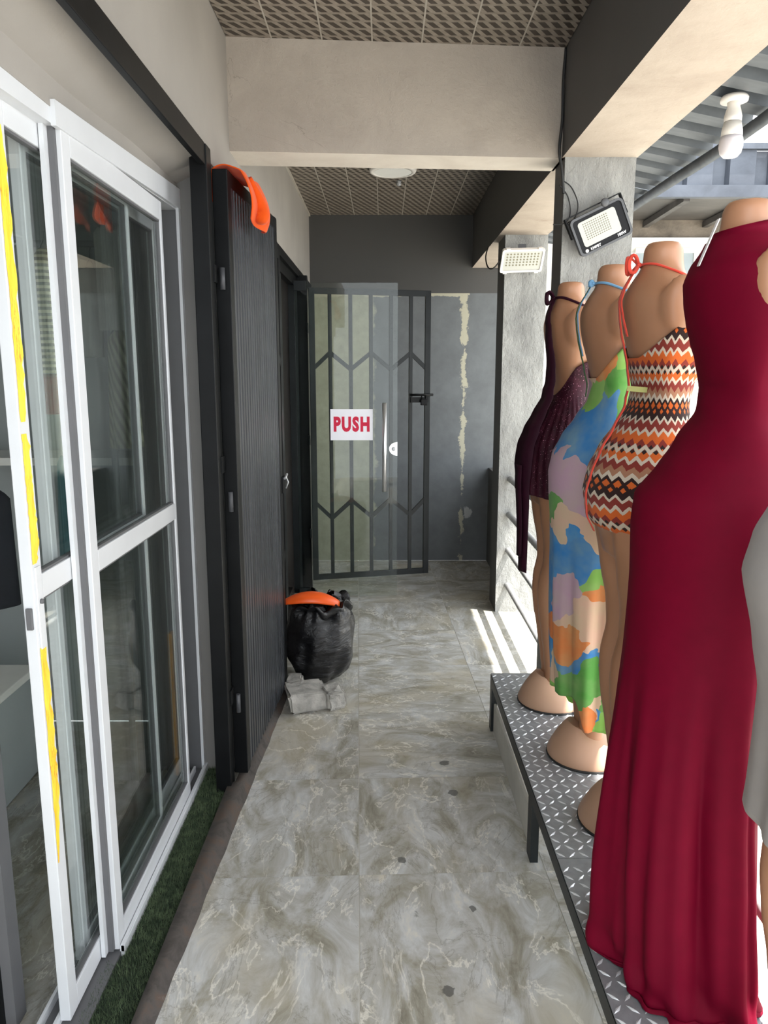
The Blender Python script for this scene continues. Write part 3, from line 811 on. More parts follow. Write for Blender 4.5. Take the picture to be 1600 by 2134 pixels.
solidify(MB().add(vs, [(k * n + i, k * n + i + 1, (k + 1) * n + i + 1, (k + 1) * n + i) for k in range(len(zs) - 1) for i in range(n - 1)]).obj('ribbed_sheet', 'rib_steel', leaf), 0.0015)
for z in (1.90, 1.1, 0.30):
    MB().tube([(-0.010, 0.018, z), (-0.010, 0.018, z + 0.075)], 0.009, 10).obj('hinge', 'grey_plastic', leaf)
zh = ony(588, 1005, 3.6).z
h = MB().box(LL - 0.035, LL + 0.012, -0.016, -0.008, zh - 0.05, zh + 0.03).obj('hasp', 'black_steel', leaf)
MB().tube([(LL - 0.02, -0.022, zh + 0.02), (LL + 0.035, -0.022, zh + 0.035)], 0.006, 8).obj('bolt', 'galv', h)
MB().tube([(LL + 0.0, -0.022, zh + 0.03), (LL + 0.0, -0.034, zh + 0.0), (LL + 0.0, -0.022, zh - 0.03)], 0.004, 8).obj('staple', 'galv', h)

# grille leaf of the farther shop folded back behind it
def grille(name, label, origin, rotz, L, z0, z1, mat, nb=5, flip=False, th=0.022):
    t = thing(name, label, 'gate', origin, rotz)
    fw = 0.042
    MB().box(0, fw, -th / 2, th / 2, z0, z1, bev=0.002).obj('stile', mat, t)
    MB().box(L - fw, L, -th / 2, th / 2, z0, z1, bev=0.002).obj('stile', mat, t)
    MB().box(fw, L - fw, -th / 2, th / 2, z1 - fw, z1, bev=0.002).obj('top_rail', mat, t)
    MB().box(fw, L - fw, -th / 2, th / 2, z0, z0 + fw, bev=0.002).obj('bottom_rail', mat, t)
    xs = [fw / 2] + [L * (i + 1) / (nb + 1) for i in range(nb)] + [L - fw / 2]
    for x in xs[1:-1]: MB().box(x - 0.0125, x + 0.0125, -0.0105, 0.0105, z0 + fw, z1 - fw).obj('bar', mat, t)
    for i in range(nb + 1):
        up = (i % 2 == 0)
        for lo, hi, rising in ((1.645, 1.765, up), (0.545, 0.675, not up)):
            a, b_ = (lo, hi) if rising else (hi, lo)
            MB().bar((xs[i], 0.001, a), (xs[i + 1], 0.001, b_), 0.018, 0.028).obj('chevron_bar', mat, t)
    return t
g2 = grille('grille_gate', 'black grille gate leaf folded back behind the ribbed gate', (-0.545, 4.01, 0), -PI / 2 - 0.056, 0.80, 0.06, 2.23, 'black_steel')
hz = onx(588, 1005, -0.5).z
G0, G1 = Vector((-0.537, 5.5, 0)), Vector((0.345, 5.712, 0))
gate = grille('security_gate', 'dark steel grille gate standing open across the walkway behind the glass door', G0, math.atan2(G1.y - G0.y, G1.x - G0.x), (G1 - G0).length, 0.075, 2.215, 'grey_steel')
GL = (G1 - G0).length
bz = ony(875, 826, 5.69).z
la = MB().box(GL - 0.155, GL - 0.02, -0.030, -0.010, bz - 0.045, bz - 0.005).obj('latch_plate', 'black_steel', gate)
MB().tube([(GL - 0.165, -0.034, bz + 0.012), (GL + 0.015, -0.034, bz + 0.012)], 0.009, 10).obj('bolt', 'black_steel', la)
MB().tube([(GL - 0.075, -0.036, bz + 0.01), (GL - 0.075, -0.05, bz - 0.02), (GL - 0.045, -0.05, bz - 0.02), (GL - 0.045, -0.036, bz + 0.01)], 0.005, 8).obj('staple', 'black_steel', la)
MB().box(GL - 0.085, GL - 0.035, -0.062, -0.036, bz - 0.065, bz - 0.02, bev=0.006).obj('padlock', 'black_plastic', la)
for z in (0.4, 1.1, 1.9): MB().tube([(-0.012, 0, z), (-0.012, 0, z + 0.07)], 0.009, 8).obj('hinge', 'grey_steel', gate)

# ================================================================== FARTHER SHOPFRONT
d2 = struct(thing('door_2', 'black framed glass front of the farther shop', None))
for (y0, y1, xa, xb) in ((4.02, 4.085, -0.66, -0.585), (5.515, 5.575, -0.66, -0.548)):
    MB().box(xa, xb, y0, y1, 0, 2.30, bev=0.002).obj('post', 'black_steel', d2)
MB().box(-0.66, -0.60, 3.50, 6.40, 2.285, 2.338).obj('lintel_angle', 'black_steel', d2)
MB().box(-0.66, -0.62, 4.085, 5.49, 2.215, 2.285).obj('transom', 'black_steel', d2)
MB().box(-0.646, -0.640, 4.085, 4.74, 0.02, 2.215).obj('side_pane', 'glass', d2)
MB().box(-0.654, -0.632, 4.74, 4.775, 0.0, 2.215).obj('mullion', 'grey_steel', d2)
MB().box(-0.66, -0.615, 5.33, 5.49, 0.0, 2.215).obj('panel', 'grey_steel', d2)
for z in (1.80, 0.36): MB().box(-0.640, -0.626, 4.64, 4.70, z, z + 0.055, bev=0.003).obj('glass_clamp', 'black_steel', d2)
MB().box(-0.655, -0.60, 4.40, 5.30, 0.0, 0.03).obj('threshold', 'grout', d2)

YG = 5.285
gd = thing('glass_door', 'frameless clear glass door standing open across the walkway', 'door', (-0.61, YG, 0))
PGD = (-0.61, YG, 0)
R(MB().box(-0.612, 0.094, YG - 0.005, YG + 0.005, 0.018, 2.222), PGD).obj('pane', 'glass_door', gd)
R(MB().box(-0.615, -0.53, YG - 0.016, YG + 0.016, 0.006, 0.075, bev=0.002), PGD).obj('patch_hinge', 'grey_steel', gd)
R(MB().box(-0.615, -0.53, YG - 0.016, YG + 0.016, 2.17, 2.235, bev=0.002), PGD).obj('patch_hinge', 'grey_steel', gd)
hz0, hz1 = ony(801, 1022, YG).z, ony(801, 840, YG).z
for s_ in (-1, 1):
    hd = R(MB().tube([(0.003, YG + s_ * 0.048, hz0), (0.003, YG + s_ * 0.048, hz1)], 0.0155, 14), PGD).obj('handle', 'chrome', gd)
    for z in (hz0 + 0.09, hz1 - 0.09): R(MB().tube([(0.003, YG + s_ * 0.005, z), (0.003, YG + s_ * 0.048, z)], 0.008, 10), PGD).obj('standoff', 'chrome', hd)
lz = ony(818, 935, YG).z
arc = [(0.0, -0.048)] + [(-0.058 * math.sin(PI * i / 12), -0.048 * math.cos(PI * i / 12)) for i in range(1, 12)] + [(0.0, 0.048)]
for s_ in (-1, 1):
    b = MB().prism(arc, 0, 0.010, mat=Matrix.Translation((0.094 + 0.61, s_ * 0.010 - 0.005, lz)) @ Matrix.Rotation(PI / 2, 4, 'X') @ Matrix.Translation((0, 0, -0.005)))
    lk = b.obj('lock_plate', 'chrome', gd)
    MB().lathe([(0.014, 0), (0.014, 0.010), (0.007, 0.012)], 14, mat=Matrix.Translation((0.068 + 0.61, s_ * 0.012, lz)) @ Matrix.Rotation(-s_ * PI / 2, 4, 'X')).obj('lock_cylinder', 'galv', lk)

# PUSH sign taped on the glass
sg = thing('push_sign', 'white paper sign reading PUSH in red on the glass door', 'sign', (-0.227, YG - 0.0065, ony(733, 885, YG).z))
MB().box(-0.1485, 0.1485, -0.0008, 0.0006, -0.109, 0.109).obj('paper', 'paper', sg)
me = text_mesh('lettering', 'PUSH', 0.132, 0.0003, 'print_red', 0.0072, 1.22)
xs_ = [v.co.x for v in me.vertices]; ys_ = [v.co.y for v in me.vertices]
wx, wy = max(xs_) - min(xs_), max(ys_) - min(ys_); cx, cy = (max(xs_) + min(xs_)) / 2, (max(ys_) + min(ys_)) / 2
for v in me.vertices: v.co = ((v.co.x - cx) * 0.252 / wx, -0.0012 + v.co.z * 0.5, (v.co.y - cy) * 0.108 / wy + 0.004)
lt = place('lettering', me, sg)

# ================================================================== CEILING LIGHT
cl = thing('ceiling_light', 'round white ceiling light with pale panel beyond the cross beam', 'light', (0.055, 5.03, ZC))
MB().lathe([(0.150, 0.0), (0.150, -0.014), (0.142, -0.024), (0.120, -0.026), (0.120, -0.020)][::-1], 40).obj('rim', 'white_plastic', cl)
MB().lathe([(0.119, -0.0235), (0.119, -0.021)], 40).obj('diffuser', 'lamp_panel', cl)
bs = thing('ceiling_stub', 'small metal stub hanging from the ceiling beside the round light', 'fitting', (0.10, 5.34, ZC))
MB().lathe([(0.010, -0.03), (0.018, -0.02), (0.014, -0.008), (0.022, 0.0)], 14).obj('cup', 'galv', bs)

# ================================================================== BULB UNDER THE AWNING
bx, by = 1.515, 3.505; bzz = awz(bx) - 0.001
bu = thing('light_bulb', 'white screw-in bulb hanging from a round holder under the awning', 'bulb', (bx, by, bzz))
MB().lathe([(0.012, -0.028), (0.056, -0.024), (0.058, -0.010), (0.050, 0.0)], 28).obj('ceiling_rose', 'white_plastic', bu)
MB().lathe([(0.036, -0.105), (0.037, -0.085), (0.031, -0.060), (0.026, -0.045), (0.028, -0.026)], 24).obj('lamp_holder', 'white_plastic', bu)
MB().lathe([(0.0445, -0.1648), (0.043, -0.140), (0.036, -0.106)], 24).obj('bulb_body', 'white_plastic', bu)
MB().lathe([(0.006, -0.252), (0.030, -0.248), (0.044, -0.232), (0.050, -0.205), (0.049, -0.182), (0.045, -0.165)], 28).obj('bulb_globe', 'bulb_cup', bu)

# ================================================================== FLOODLIGHTS
def rrect(w, h, r, n=5):
    out = []
    for cx, cy, a0 in ((w / 2 - r, h / 2 - r, 0), (-w / 2 + r, h / 2 - r, PI / 2), (-w / 2 + r, -h / 2 + r, PI), (w / 2 - r, -h / 2 + r, 1.5 * PI)):
        for i in range(n + 1): t = a0 + PI / 2 * i / n; out.append((cx + r * math.cos(t), cy + r * math.sin(t)))
    return out
def ringprism(outer, inner, z0, z1):
    n = len(outer); b = MB()
    vs = [(x, y, z) for z in (z0, z1) for poly in (outer, inner) for x, y in poly]
    fs = []
    for i in range(n):
        j = (i + 1) % n
        fs += [(i, j, 2 * n + j, 2 * n + i), (n + j, n + i, 3 * n + i, 3 * n + j), (2 * n + i, 2 * n + j, 3 * n + j, 3 * n + i), (j, i, n + i, n + j)]
    return b.add(vs, fs)
# local frame: x across, y up, z out of the face
def flood_basis(o, origin, yaw, pitch, roll):
    base = Matrix.Rotation(PI / 2, 4, 'X')                      # face (+z) to -Y, local y to +Z
    o.matrix_world = Matrix.Translation(origin) @ Matrix.Rotation(yaw, 4, 'Z') @ Matrix.Rotation(pitch, 4, 'X') @ base @ Matrix.Rotation(roll, 4, 'Z')
FW, FH = 0.232, 0.152
fl = thing('floodlight', 'black framed LED floodlight marked 100W tilted on the near pillar', 'floodlight')
flood_basis(fl, ony(1252, 474, 3.185), 0.10, 0.10, 26 * D2R)
MB().prism(rrect(FW - .01, FH - .01, .016), -0.026, 0.0).obj('housing', 'grey_plastic', fl)
ringprism(rrect(FW, FH, .02), rrect(FW - 0.018, FH - 0.018, .014), -0.012, 0.008).obj('frame', 'grey_plastic', fl)
MB().prism(rrect(FW - .018, FH - .018, .014), 0.0, 0.003).obj('face', 'black_plastic', fl)
lens = MB().prism(rrect(FW - .068, FH - .052, .012), 0.003, 0.0045, mat=Matrix.Translation((-0.006, 0.004, 0))).obj('led_panel', 'led_board', fl)
b = MB()
for i in range(12):
    for j in range(8): b.prism([(-.066 + i * .0092 + .0028 * math.cos(k * PI / 3), -.020 + j * .0088 + .0028 * math.sin(k * PI / 3)) for k in range(6)], 0.0045, 0.0052)
tag(b.obj('led_dots', 'led_dot', lens), kind='stuff')
def flood_text(body, size, x, y, off):
    me = text_mesh('lettering', body, size, 0.0002, 'print_white', off)
    for v in me.vertices: v.co = (v.co.x + x, v.co.y + y, v.co.z + 0.0034)
    place('lettering', me, fl)
flood_text('100W', 0.0155, 0.070, -0.058, 0.0005)
flood_text('KMPBT', 0.0145, -0.046, -0.060, 0.0005)
MB().lathe([(0.007, 0.003), (0.007, 0.0038)], 16, mat=Matrix.Translation((-0.085, -0.060, 0))).obj('emblem', 'print_white', fl)
br = MB(); br.bar((-FW / 2 - .006, 0.005, -0.012), (-FW / 2 - .006, FH / 2 + .012, -0.018), 0.004, 0.022, up=(0, 0, 1))
br.bar((-FW / 2 - .006, FH / 2 + .012, -0.018), (FW / 2 + .006, FH / 2 + .012, -0.018), 0.004, 0.022, up=(0, 0, 1))
br.bar((FW / 2 + .006, 0.005, -0.012), (FW / 2 + .006, FH / 2 + .012, -0.018), 0.004, 0.022, up=(0, 0, 1))
br.obj('bracket', 'black_plastic', fl)
MB().lathe([(0.017, -0.024), (0.017, -0.019), (0.012, -0.016), (0.003, -0.015)], 18, mat=Matrix.Translation((0.045, FH / 2 + 0.006, 0.030))).obj('fixing_disc', 'grey_plastic', fl)

fl2 = thing('floodlight', 'pale LED floodlight with clear housing angled down on the far pillar', 'floodlight')
flood_basis(fl2, ony(1088, 543, 4.87), 0.10, 0.72, 3 * D2R)
MB().prism(rrect(0.262, 0.155, .012), -0.018, 0.0).obj('housing', 'white_plastic', fl2)
ringprism(rrect(0.266, 0.160, .013), rrect(0.240, 0.134, .008), -0.006, 0.007).obj('frame', 'white_plastic', fl2)
lens = MB().prism(rrect(0.238, 0.132, .008), 0.0, 0.0015).obj('led_panel', 'led_board', fl2)
b = MB()
for i in range(10):
    for j in range(5): b.prism([(-.098 + i * .0215 + .006 * math.cos(k * PI / 3), -.030 + j * .019 + .006 * math.sin(k * PI / 3)) for k in range(6)], 0.0015, 0.003)
tag(b.obj('led_dots', 'led_dot', lens), kind='stuff')
for x, y in ((-0.10, 0.082), (0.10, 0.082), (-0.10, -0.082), (0.10, -0.082)): MB().box(x - .012, x + .012, y - .006, y + .006, -0.008, 0.008).obj('clip', 'white_plastic', fl2)
br = MB(); br.bar((0, 0.03, -0.018), (0, 0.075, -0.062), 0.05, 0.005); br.obj('bracket', 'grey_plastic', fl2)

# ================================================================== CABLES
def cable(label, pts, r=0.004):
    b = MB(); P_ = []
    pts = [Vector(p) for p in pts]
    for i in range(len(pts) - 1):
        p0, p1, p2, p3 = pts[max(i - 1, 0)], pts[i], pts[i + 1], pts[min(i + 2, len(pts) - 1)]
        for k in range(6):
            t = k / 6
            P_.append(0.5 * ((2 * p1) + (-p0 + p2) * t + (2 * p0 - 5 * p1 + 4 * p2 - p3) * t * t + (-p0 + 3 * p1 - 3 * p2 + p3) * t ** 3))
    P_.append(pts[-1])
    return tag(b.tube(P_, r, 6).obj('cable', 'cable'), label, 'cable')
cable('black cable running down the corner where the cross beam meets the long beam', [(0.722, 3.252, 2.88), (0.716, 3.250, 2.75), (0.718, 3.248, 2.62), (0.710, 3.245, 2.50), (0.722, 3.238, 2.42), (0.732, 3.236, 2.33)], 0.006)
cable('thin cable looping across the near pillar to the black floodlight', [ony(1170, 375, 3.236), ony(1190, 390, 3.232), ony(1204, 425, 3.225), ony(1197, 455, 3.225), ony(1182, 466, 3.225), ony(1196, 474, 3.22)], 0.0025)
cable('thin cable hanging down the near pillar edge behind the looped one', [ony(1165, 385, 3.238), ony(1183, 410, 3.235), ony(1188, 445, 3.232), ony(1176, 465, 3.232), ony(1152, 468, 3.236)], 0.0025)
cable('black cable drooping from the long beam to the pale floodlight', [ony(1018, 512, 5.25), ony(1012, 535, 5.10), ony(1016, 556, 4.95), ony(1026, 560, 4.90), ony(1038, 548, 4.89), ony(1048, 530, 4.88)], 0.0045)

# ================================================================== RAILING
rl = thing('railing', 'painted steel railing of four pipes running between the pillars', 'railing', (0.87, 3.4, 0))
for z in (0.92, 0.68, 0.435, 0.19):
    for y0, y1 in ((-0.67, 3.246), (3.42, 4.952)):
        R(MB().tube([(0.842, y0, z), (0.842, (y0 + y1) / 2, z), (0.842, y1, z)], 0.020, 14), (0.87, 3.4, 0)).obj('pipe', 'rail_paint', rl)

# ================================================================== DISPLAY PLATFORM
PZ = 0.262
PX0, PX1, PY0, PY1 = 0.487, 0.818, 0.55, 3.235
pf = thing('display_platform', 'low steel display platform topped with diamond tread plate', 'platform', ((PX0 + PX1) / 2, 2.0, 0))
PP = ((PX0 + PX1) / 2, 2.0, 0)
def pobj(b, name, mat, parent=pf): return R(b, PP).obj(name, mat, parent)
for (y0, y1) in ((PY0, 1.90), (1.902, PY1)):
    tp_ = pobj(MB().box(PX0 + 0.002, PX1 - 0.002, y0, y1, PZ - 0.004, PZ), 'tread_plate', 'tread')
    b = MB(); sp = 0.033; ny = int((y1 - y0) / sp); nx = int((PX1 - PX0) / sp)
    for j in range(ny):
        for i in range(nx):
            cx, cy = PX0 + 0.014 + i * sp, y0 + 0.014 + j * sp
            t = (47 if (i + j) % 2 else -43) * D2R; c_, s_ = math.cos(t), math.sin(t)
            l, w, h = 0.0165, 0.0044, 0.0024
            pts = [(-l, 0, 0), (0, -w, 0), (l, 0, 0), (0, w, 0), (-l * .55, 0, h), (l * .55, 0, h)]
            b.add([(cx + x * c_ - y * s_, cy + x * s_ + y * c_, PZ + z) for x, y, z in pts], [(0, 1, 4), (1, 5, 4), (1, 2, 5), (2, 3, 5), (3, 4, 5), (3, 0, 4)])
    tag(pobj(b, 'tread_pattern', 'lug', tp_), kind='stuff')
T = 0.048
for (x0, x1, y0, y1) in ((PX0, PX0 + T * .5, PY0, PY1), (PX1 - T * .5, PX1, PY0, PY1), (PX0 + T * .5, PX1 - T * .5, PY1 - T, PY1), (PX0 + T * .5, PX1 - T * .5, PY0, PY0 + T)):
    pobj(MB().box(x0, x1, y0, y1, PZ - 0.004 - T, PZ - 0.0042), 'frame_tube', 'grey_steel')
leg_y = (PY1 - T, 2.25, 1.0)
for y in leg_y:
    for x in (PX0, PX1 - T):
        pobj(MB().box(x, x + T * .55, y, y + T * 1.25 if y < 3 else PY1, 0.0, PZ - 0.004 - T), 'leg', 'grey_steel')
kb = pobj(MB().box(PX0 + 0.012, PX0 + 0.022, 2.31, PY1 - T, 0.002, 0.135), 'kick_board', 'board')

# ================================================================== MANNEQUINS
# local frame: +x is the front of the body, z height above the platform top (rows hold heights in the room)
TORSO = [(1.945, .040, .040, .040), (1.938, .050, .050, .050), (1.90, .050, .052, .050), (1.875, .056, .055, .062), (1.85, .072, .060, .095), (1.82, .088, .070, .132),
         (1.79, .096, .080, .150), (1.75, .091, .098, .152), (1.71, .083, .122, .146), (1.67, .071, .134, .136), (1.63, .058, .122, .122), (1.57, .044, .086, .107),
         (1.52, .052, .076, .112), (1.46, .090, .080, .135), (1.40, .130, .085, .160), (1.34, .158, .085, .178), (1.28, .168, .082, .185), (1.22, .158, .078, .182),
         (1.16, .124, .072, .172), (1.10, .110, .068, .162), (1.00, .104, .066, .150)]
LEG = [(1.24, .13, .060, .080, .092), (1.16, .118, .066, .086, .090), (1.10, .106, .066, .082, .086), (1.04, .098, .064, .076, .080), (.95, .081, .058, .066, .069), (.87, .078, .050, .056, .060),
       (.80, .093, .040, .056, .056), (.74, .097, .032, .056, .053), (.66, .089, .026, .050, .050), (.57, .073, .025, .042, .046), (.47, .058, .028, .036, .040), (.40, .050, .036, .038, .036), (.30, .046, .042, .040, .034)]
def ringpt(row, th, off=0.0, yc=0.0):
    xb, xf, ry = row[:3]; c, s = math.cos(th), math.sin(th)
    return ((xf + off if c > 0 else xb + off) * c, yc + (ry + off) * s)
def body_mesh():
    b = MB(); n = 28
    def loft(tab, z0, z1, m, yc_on=False, sgn=1):
        b.grid(lambda u, v: (lambda z: (lambda r: (*ringpt(r, 2 * PI * u, 0, sgn * r[3] if yc_on else 0), z - PZ))(interp(tab, z)))(lerp(z0, z1, v)), n, m, closed=True)
        o = len(b.v) - n * (m + 1)
        b.f += [tuple(o + k for k in range(n))[::-1], tuple(o + m * n + k for k in range(n))]; b.mi += [0, 0]; b.sm += [False, False]
    loft(TORSO, 1.10, 1.945, 46)
    for s_ in (-1, 1): loft(LEG, 0.31, 1.24, 40, True, s_)
    # shoulder caps: short rounded stubs closing the armholes
    for s_ in (-1, 1):
        prof = [(0.002, 0.018), (0.030, 0.016), (0.046, 0.006), (0.056, -0.012)]
        m4 = Matrix.Translation((0.004, s_ * 0.148, 1.775 - PZ)) @ Matrix.Rotation(-s_ * PI / 2, 4, 'X') @ Matrix.Diagonal((0.95, 1.45, 1, 1))
        b.lathe([(r, z) for r, z in prof][::-1], 20, mat=m4)
    me = b.mesh('body', 'skin')
    return me
BODY = body_mesh()
def base_mesh():
    rows = [(0.000, 0.138, -0.008), (0.010, 0.139, -0.008), (0.035, 0.124, -0.012), (0.065, 0.100, -0.018), (0.090, 0.074, -0.024), (0.106, 0.058, -0.022)]
    b = MB(); n = 36
    vs = [(cx + r * math.cos(2 * PI * k / n), r * 0.98 * math.sin(2 * PI * k / n), z + 0.004 + (0.020 * max(0, -math.cos(2 * PI * k / n)) * (z / 0.106) ** 2)) for z, r, cx in rows for k in range(n)]
    m = len(rows)
    b.add(vs, [(i * n + k, i * n + (k + 1) % n, (i + 1) * n + (k + 1) % n, (i + 1) * n + k) for i in range(m - 1) for k in range(n)], 0, True)
    b.add([vs[(m - 1) * n + k] for k in range(n)], [tuple(range(n))])
    b.add([vs[k] for k in range(n)], [tuple(range(n))[::-1]])
    return b.mesh('base', 'base_tan')
BASE = base_mesh()
RIM = MB().lathe([(0.141, 0.0), (0.141, 0.006)], 36).mesh('base_rim', 'rubber')
def mannequin(label, x, y, rot=0.0):
    t = thing('mannequin', label, 'mannequin', (x, y, PZ + 0.002), rot, 'headless mannequins on the display platform')
    bo = place('body', BODY, t)
    rm = bo.modifiers.new('fuse', 'REMESH'); rm.mode = 'VOXEL'; rm.voxel_size = 0.0075; rm.use_smooth_shade = True
    sm = bo.modifiers.new('relax', 'SMOOTH'); sm.factor = 0.5; sm.iterations = 6
    bs_ = place('base', BASE, t); place('base_rim', RIM, bs_, (-0.008, 0, -0.001))
    return t
def smooth01(t): t = max(0, min(1, t)); return t * t * (3 - 2 * t)

def garment(name, label, cat, man, mat, top, hem, rows=None, off=0.007, nth=96, nz=90, fold=None, xoff=None):
    """cloth shell round the body: top(th), hem(th) give room heights, rows the cross sections, fold(th,z) radial relief"""
    t = thing(name, label, cat, man.location.copy(), man.rotation_euler.z)
    tab = rows or TORSO
    def fn(u, v):
        th = 2 * PI * u; z = lerp(hem(th), top(th), v); r = interp(tab, z)
        o_ = off + (fold(th, z) if fold else 0)
        x, y = ringpt(r, th, o_)
        if len(r) > 3: x += r[3]; y += r[4]
        return (x, y, z - PZ)
    b = MB().grid(fn, nth, nz, closed=True, uvfn=lambda u, v: (u, lerp(hem(2 * PI * u), top(2 * PI * u), v)))
    o = b.obj('dress_cloth', mat, t); solidify(o, 0.0016, 1)
    return t
def halter_top(zback, zside, zfront=1.80):
    """low back, rising round the side to a narrow halter front"""
    def f(th):
        c = math.cos(th)                       # 1 front, -1 back
        a = abs(((th + PI) % (2 * PI)) - PI)      # 0 front .. pi back
        if a > 1.15: return lerp(zside, zback, smooth01((a - 1.15) / 1.6) * 0.5 + 0.5 * min(1, (a - 1.15) / 1.6))
        return lerp(zfront, zside, smooth01(a / 1.15))
    return f
def strip(parent, name, mat, pts, tab=TORSO, off=0.012, flat=True):
    """ribbon lying on the body: list of (z, theta, width, extra offset)"""
    b = MB(); P_ = []
    for i in range(len(pts) - 1):
        for k in range(8):
            t = k / 8; P_.append(tuple(lerp(a, c, t) for a, c in zip(pts[i], pts[i + 1])))
    P_.append(pts[-1])
    vs = []
    for z, th, w, e in P_:
        r = interp(tab, z); x, y = ringpt(r, th, off + e); x2, y2 = ringpt(r, th + 0.05, off + e)
        d = Vector((x2 - x, y2 - y)).normalized() * w / 2
        vs += [(x - d.x, y - d.y, z - PZ), (x + d.x, y + d.y, z - PZ)]
    b.add(vs, [(2 * i, 2 * i + 1, 2 * i + 3, 2 * i + 2) for i in range(len(P_) - 1)], 0, True)
    return solidify(b.obj(name, mat, parent), 0.0018)
def neck_strap(parent, mat, r=0.0032, zb=1.888, zf=1.845):
    pts = []
    for i in range(41):
        th = PI + PI * 2 * i / 40; c = math.cos(th); z = lerp(zb, zf, smooth01((c + 1) / 2))
        x, y = ringpt(interp(TORSO, z), th, 0.004); pts.append((x, y, z - PZ))
    MB().tube(pts, r, 6, cap=False).obj('neck_strap', mat, parent)
    for s_ in (-1, 1):                      # straps down to the halter front
        p = []
        for i in range(9):
            z = lerp(zf, 1.785, i / 8); x, y = ringpt(interp(TORSO, z), s_ * 0.35, 0.006); p.append((x, y, z - PZ))
        MB().tube(p, r, 6).obj('front_strap', mat, parent)
def bow(parent, mat, z=1.888, r=0.0035, size=0.03):
    x0, y0 = ringpt(interp(TORSO, z), PI, 0.006)
    for s_ in (-1, 1):
        p = []
        for i in range(17):
            t = 2 * PI * i / 16; p.append((x0 - 0.006 - size * 0.55 * math.sin(t / 2), y0 + s_ * size * 0.9 * math.sin(t / 2) * (0.6 + 0.4 * math.cos(t)), z - PZ + size * 0.45 * math.sin(t)))
        MB().tube(p, r, 6, squash=2.2).obj('bow_loop', mat, parent)
    MB().lathe([(0.003, -.006), (0.007, -.004), (0.008, 0), (0.007, .004), (0.003, .006)], 10, origin=(x0 - .004, y0, z - PZ)).obj('knot', mat, parent)

m1 = mannequin('farthest headless mannequin, wearing the burgundy halter dress', 0.708, 2.94)
m2 = mannequin('headless mannequin second from the pillar, wearing the blue and green floral dress', 0.734, 2.49)
m3 = mannequin('headless mannequin wearing the orange zigzag knit mini dress', 0.742, 2.08)
m4 = mannequin('headless mannequin wearing the long crimson gown', 0.738, 1.60)
m5 = mannequin('nearest headless mannequin at the photo edge, wearing the pale grey dress', 0.760, 1.13)

# --- burgundy sequin mini dress
pleat = lambda amp, k, z0, z1: (lambda th, z: amp * smooth01((z1 - z) / (z1 - z0)) * (math.sin(k * th) + 0.5 * math.sin(k * 1.7 * th + 1)))
DR1 = [r for r in TORSO if r[0] > 1.26] + [(1.26, .170, .092, .188), (1.20, .172, .10, .192), (1.10, .170, .10, .192), (0.9, .17, .10, .19)]
g1 = garment('burgundy_dress', 'short burgundy sequinned halter dress on the farthest mannequin', 'dress', m1, 'burg_fab', halter_top(1.525, 1.655), lambda th: 1.125 + 0.03 * max(0, -math.cos(th)), rows=DR1, off=0.008, nth=160, fold=lambda th, z: 0.0035 * math.sin(34 * th) * smooth01((1.56 - z) / .2) + 0.004 * math.sin(9 * th + 6 * z) * smooth01((1.45 - z) / .3))
neck_strap(g1, 'burg_ribbon', 0.005); bow(g1, 'burg_ribbon', r=0.003, size=0.048)
strip(g1, 'back_sash', 'burg_ribbon', [(1.88, PI + .25, .030, .004), (1.78, PI + .50, .036, .004), (1.66, PI + .55, .055, .020), (1.55, PI + .50, .075, .042), (1.46, PI + .48, .09, .034), (1.38, PI + .44, .11, .018), (1.26, PI + .40, .12, .008), (1.17, PI + .42, .085, .006), (1.10, PI + .44, .07, .004), (0.98, PI + .44, .062, .002), (0.84, PI + .44, .055, .0)], DR1)
strip(g1, 'sash_tail', 'burg_ribbon', [(1.26, PI + .3, .05, .010), (1.16, PI + .32, .045, .010), (1.02, PI + .36, .04, .006), (.90, PI + .36, .036, .004)], DR1, 0.016)

# --- floral maxi dress
FL = [r for r in TORSO if r[0] > 1.41] + [(1.40, .132, .087, .162), (1.34, .161, .088, .181), (1.28, .171, .088, .189), (1.22, .168, .088, .188), (1.12, .160, .09, .180), (1.0, .154, .092, .165), (.86, .148, .092, .150), (.70, .140, .088, .135), (.57, .132, .084, .125), (.40, .122, .080, .120)]
def hem2(th): return 0.405 + 0.11 * smooth01((-math.cos(th) - 0.35) / 0.3)
g2_ = garment('floral_dress', 'long backless chiffon dress with blue, green and peach floral blotches', 'dress', m2, 'floral_fab', halter_top(1.59, 1.71), hem2, rows=FL, off=0.007, nz=120, fold=lambda th, z: 0.011 * smooth01((1.25 - z) / 0.6) * math.sin(9 * th + 2.2 * z) + 0.004 * smooth01((1.2 - z) / 0.5) * math.sin(19 * th + 1))
neck_strap(g2_, 'blue_strap', 0.0042); bow(g2_, 'blue_strap', r=0.003, size=0.016)
strip(g2_, 'tie_tail', 'green_strap', [(1.88, PI - .05, .010, .004), (1.72, PI - .02, .012, .008), (1.60, PI + .05, .012, .016), (1.53, PI + .08, .010, .012)])
strip(g2_, 'tie_tail', 'blue_strap', [(1.88, PI + .08, .008, .004), (1.74, PI + .10, .010, .008), (1.66, PI + .12, .010, .012)])

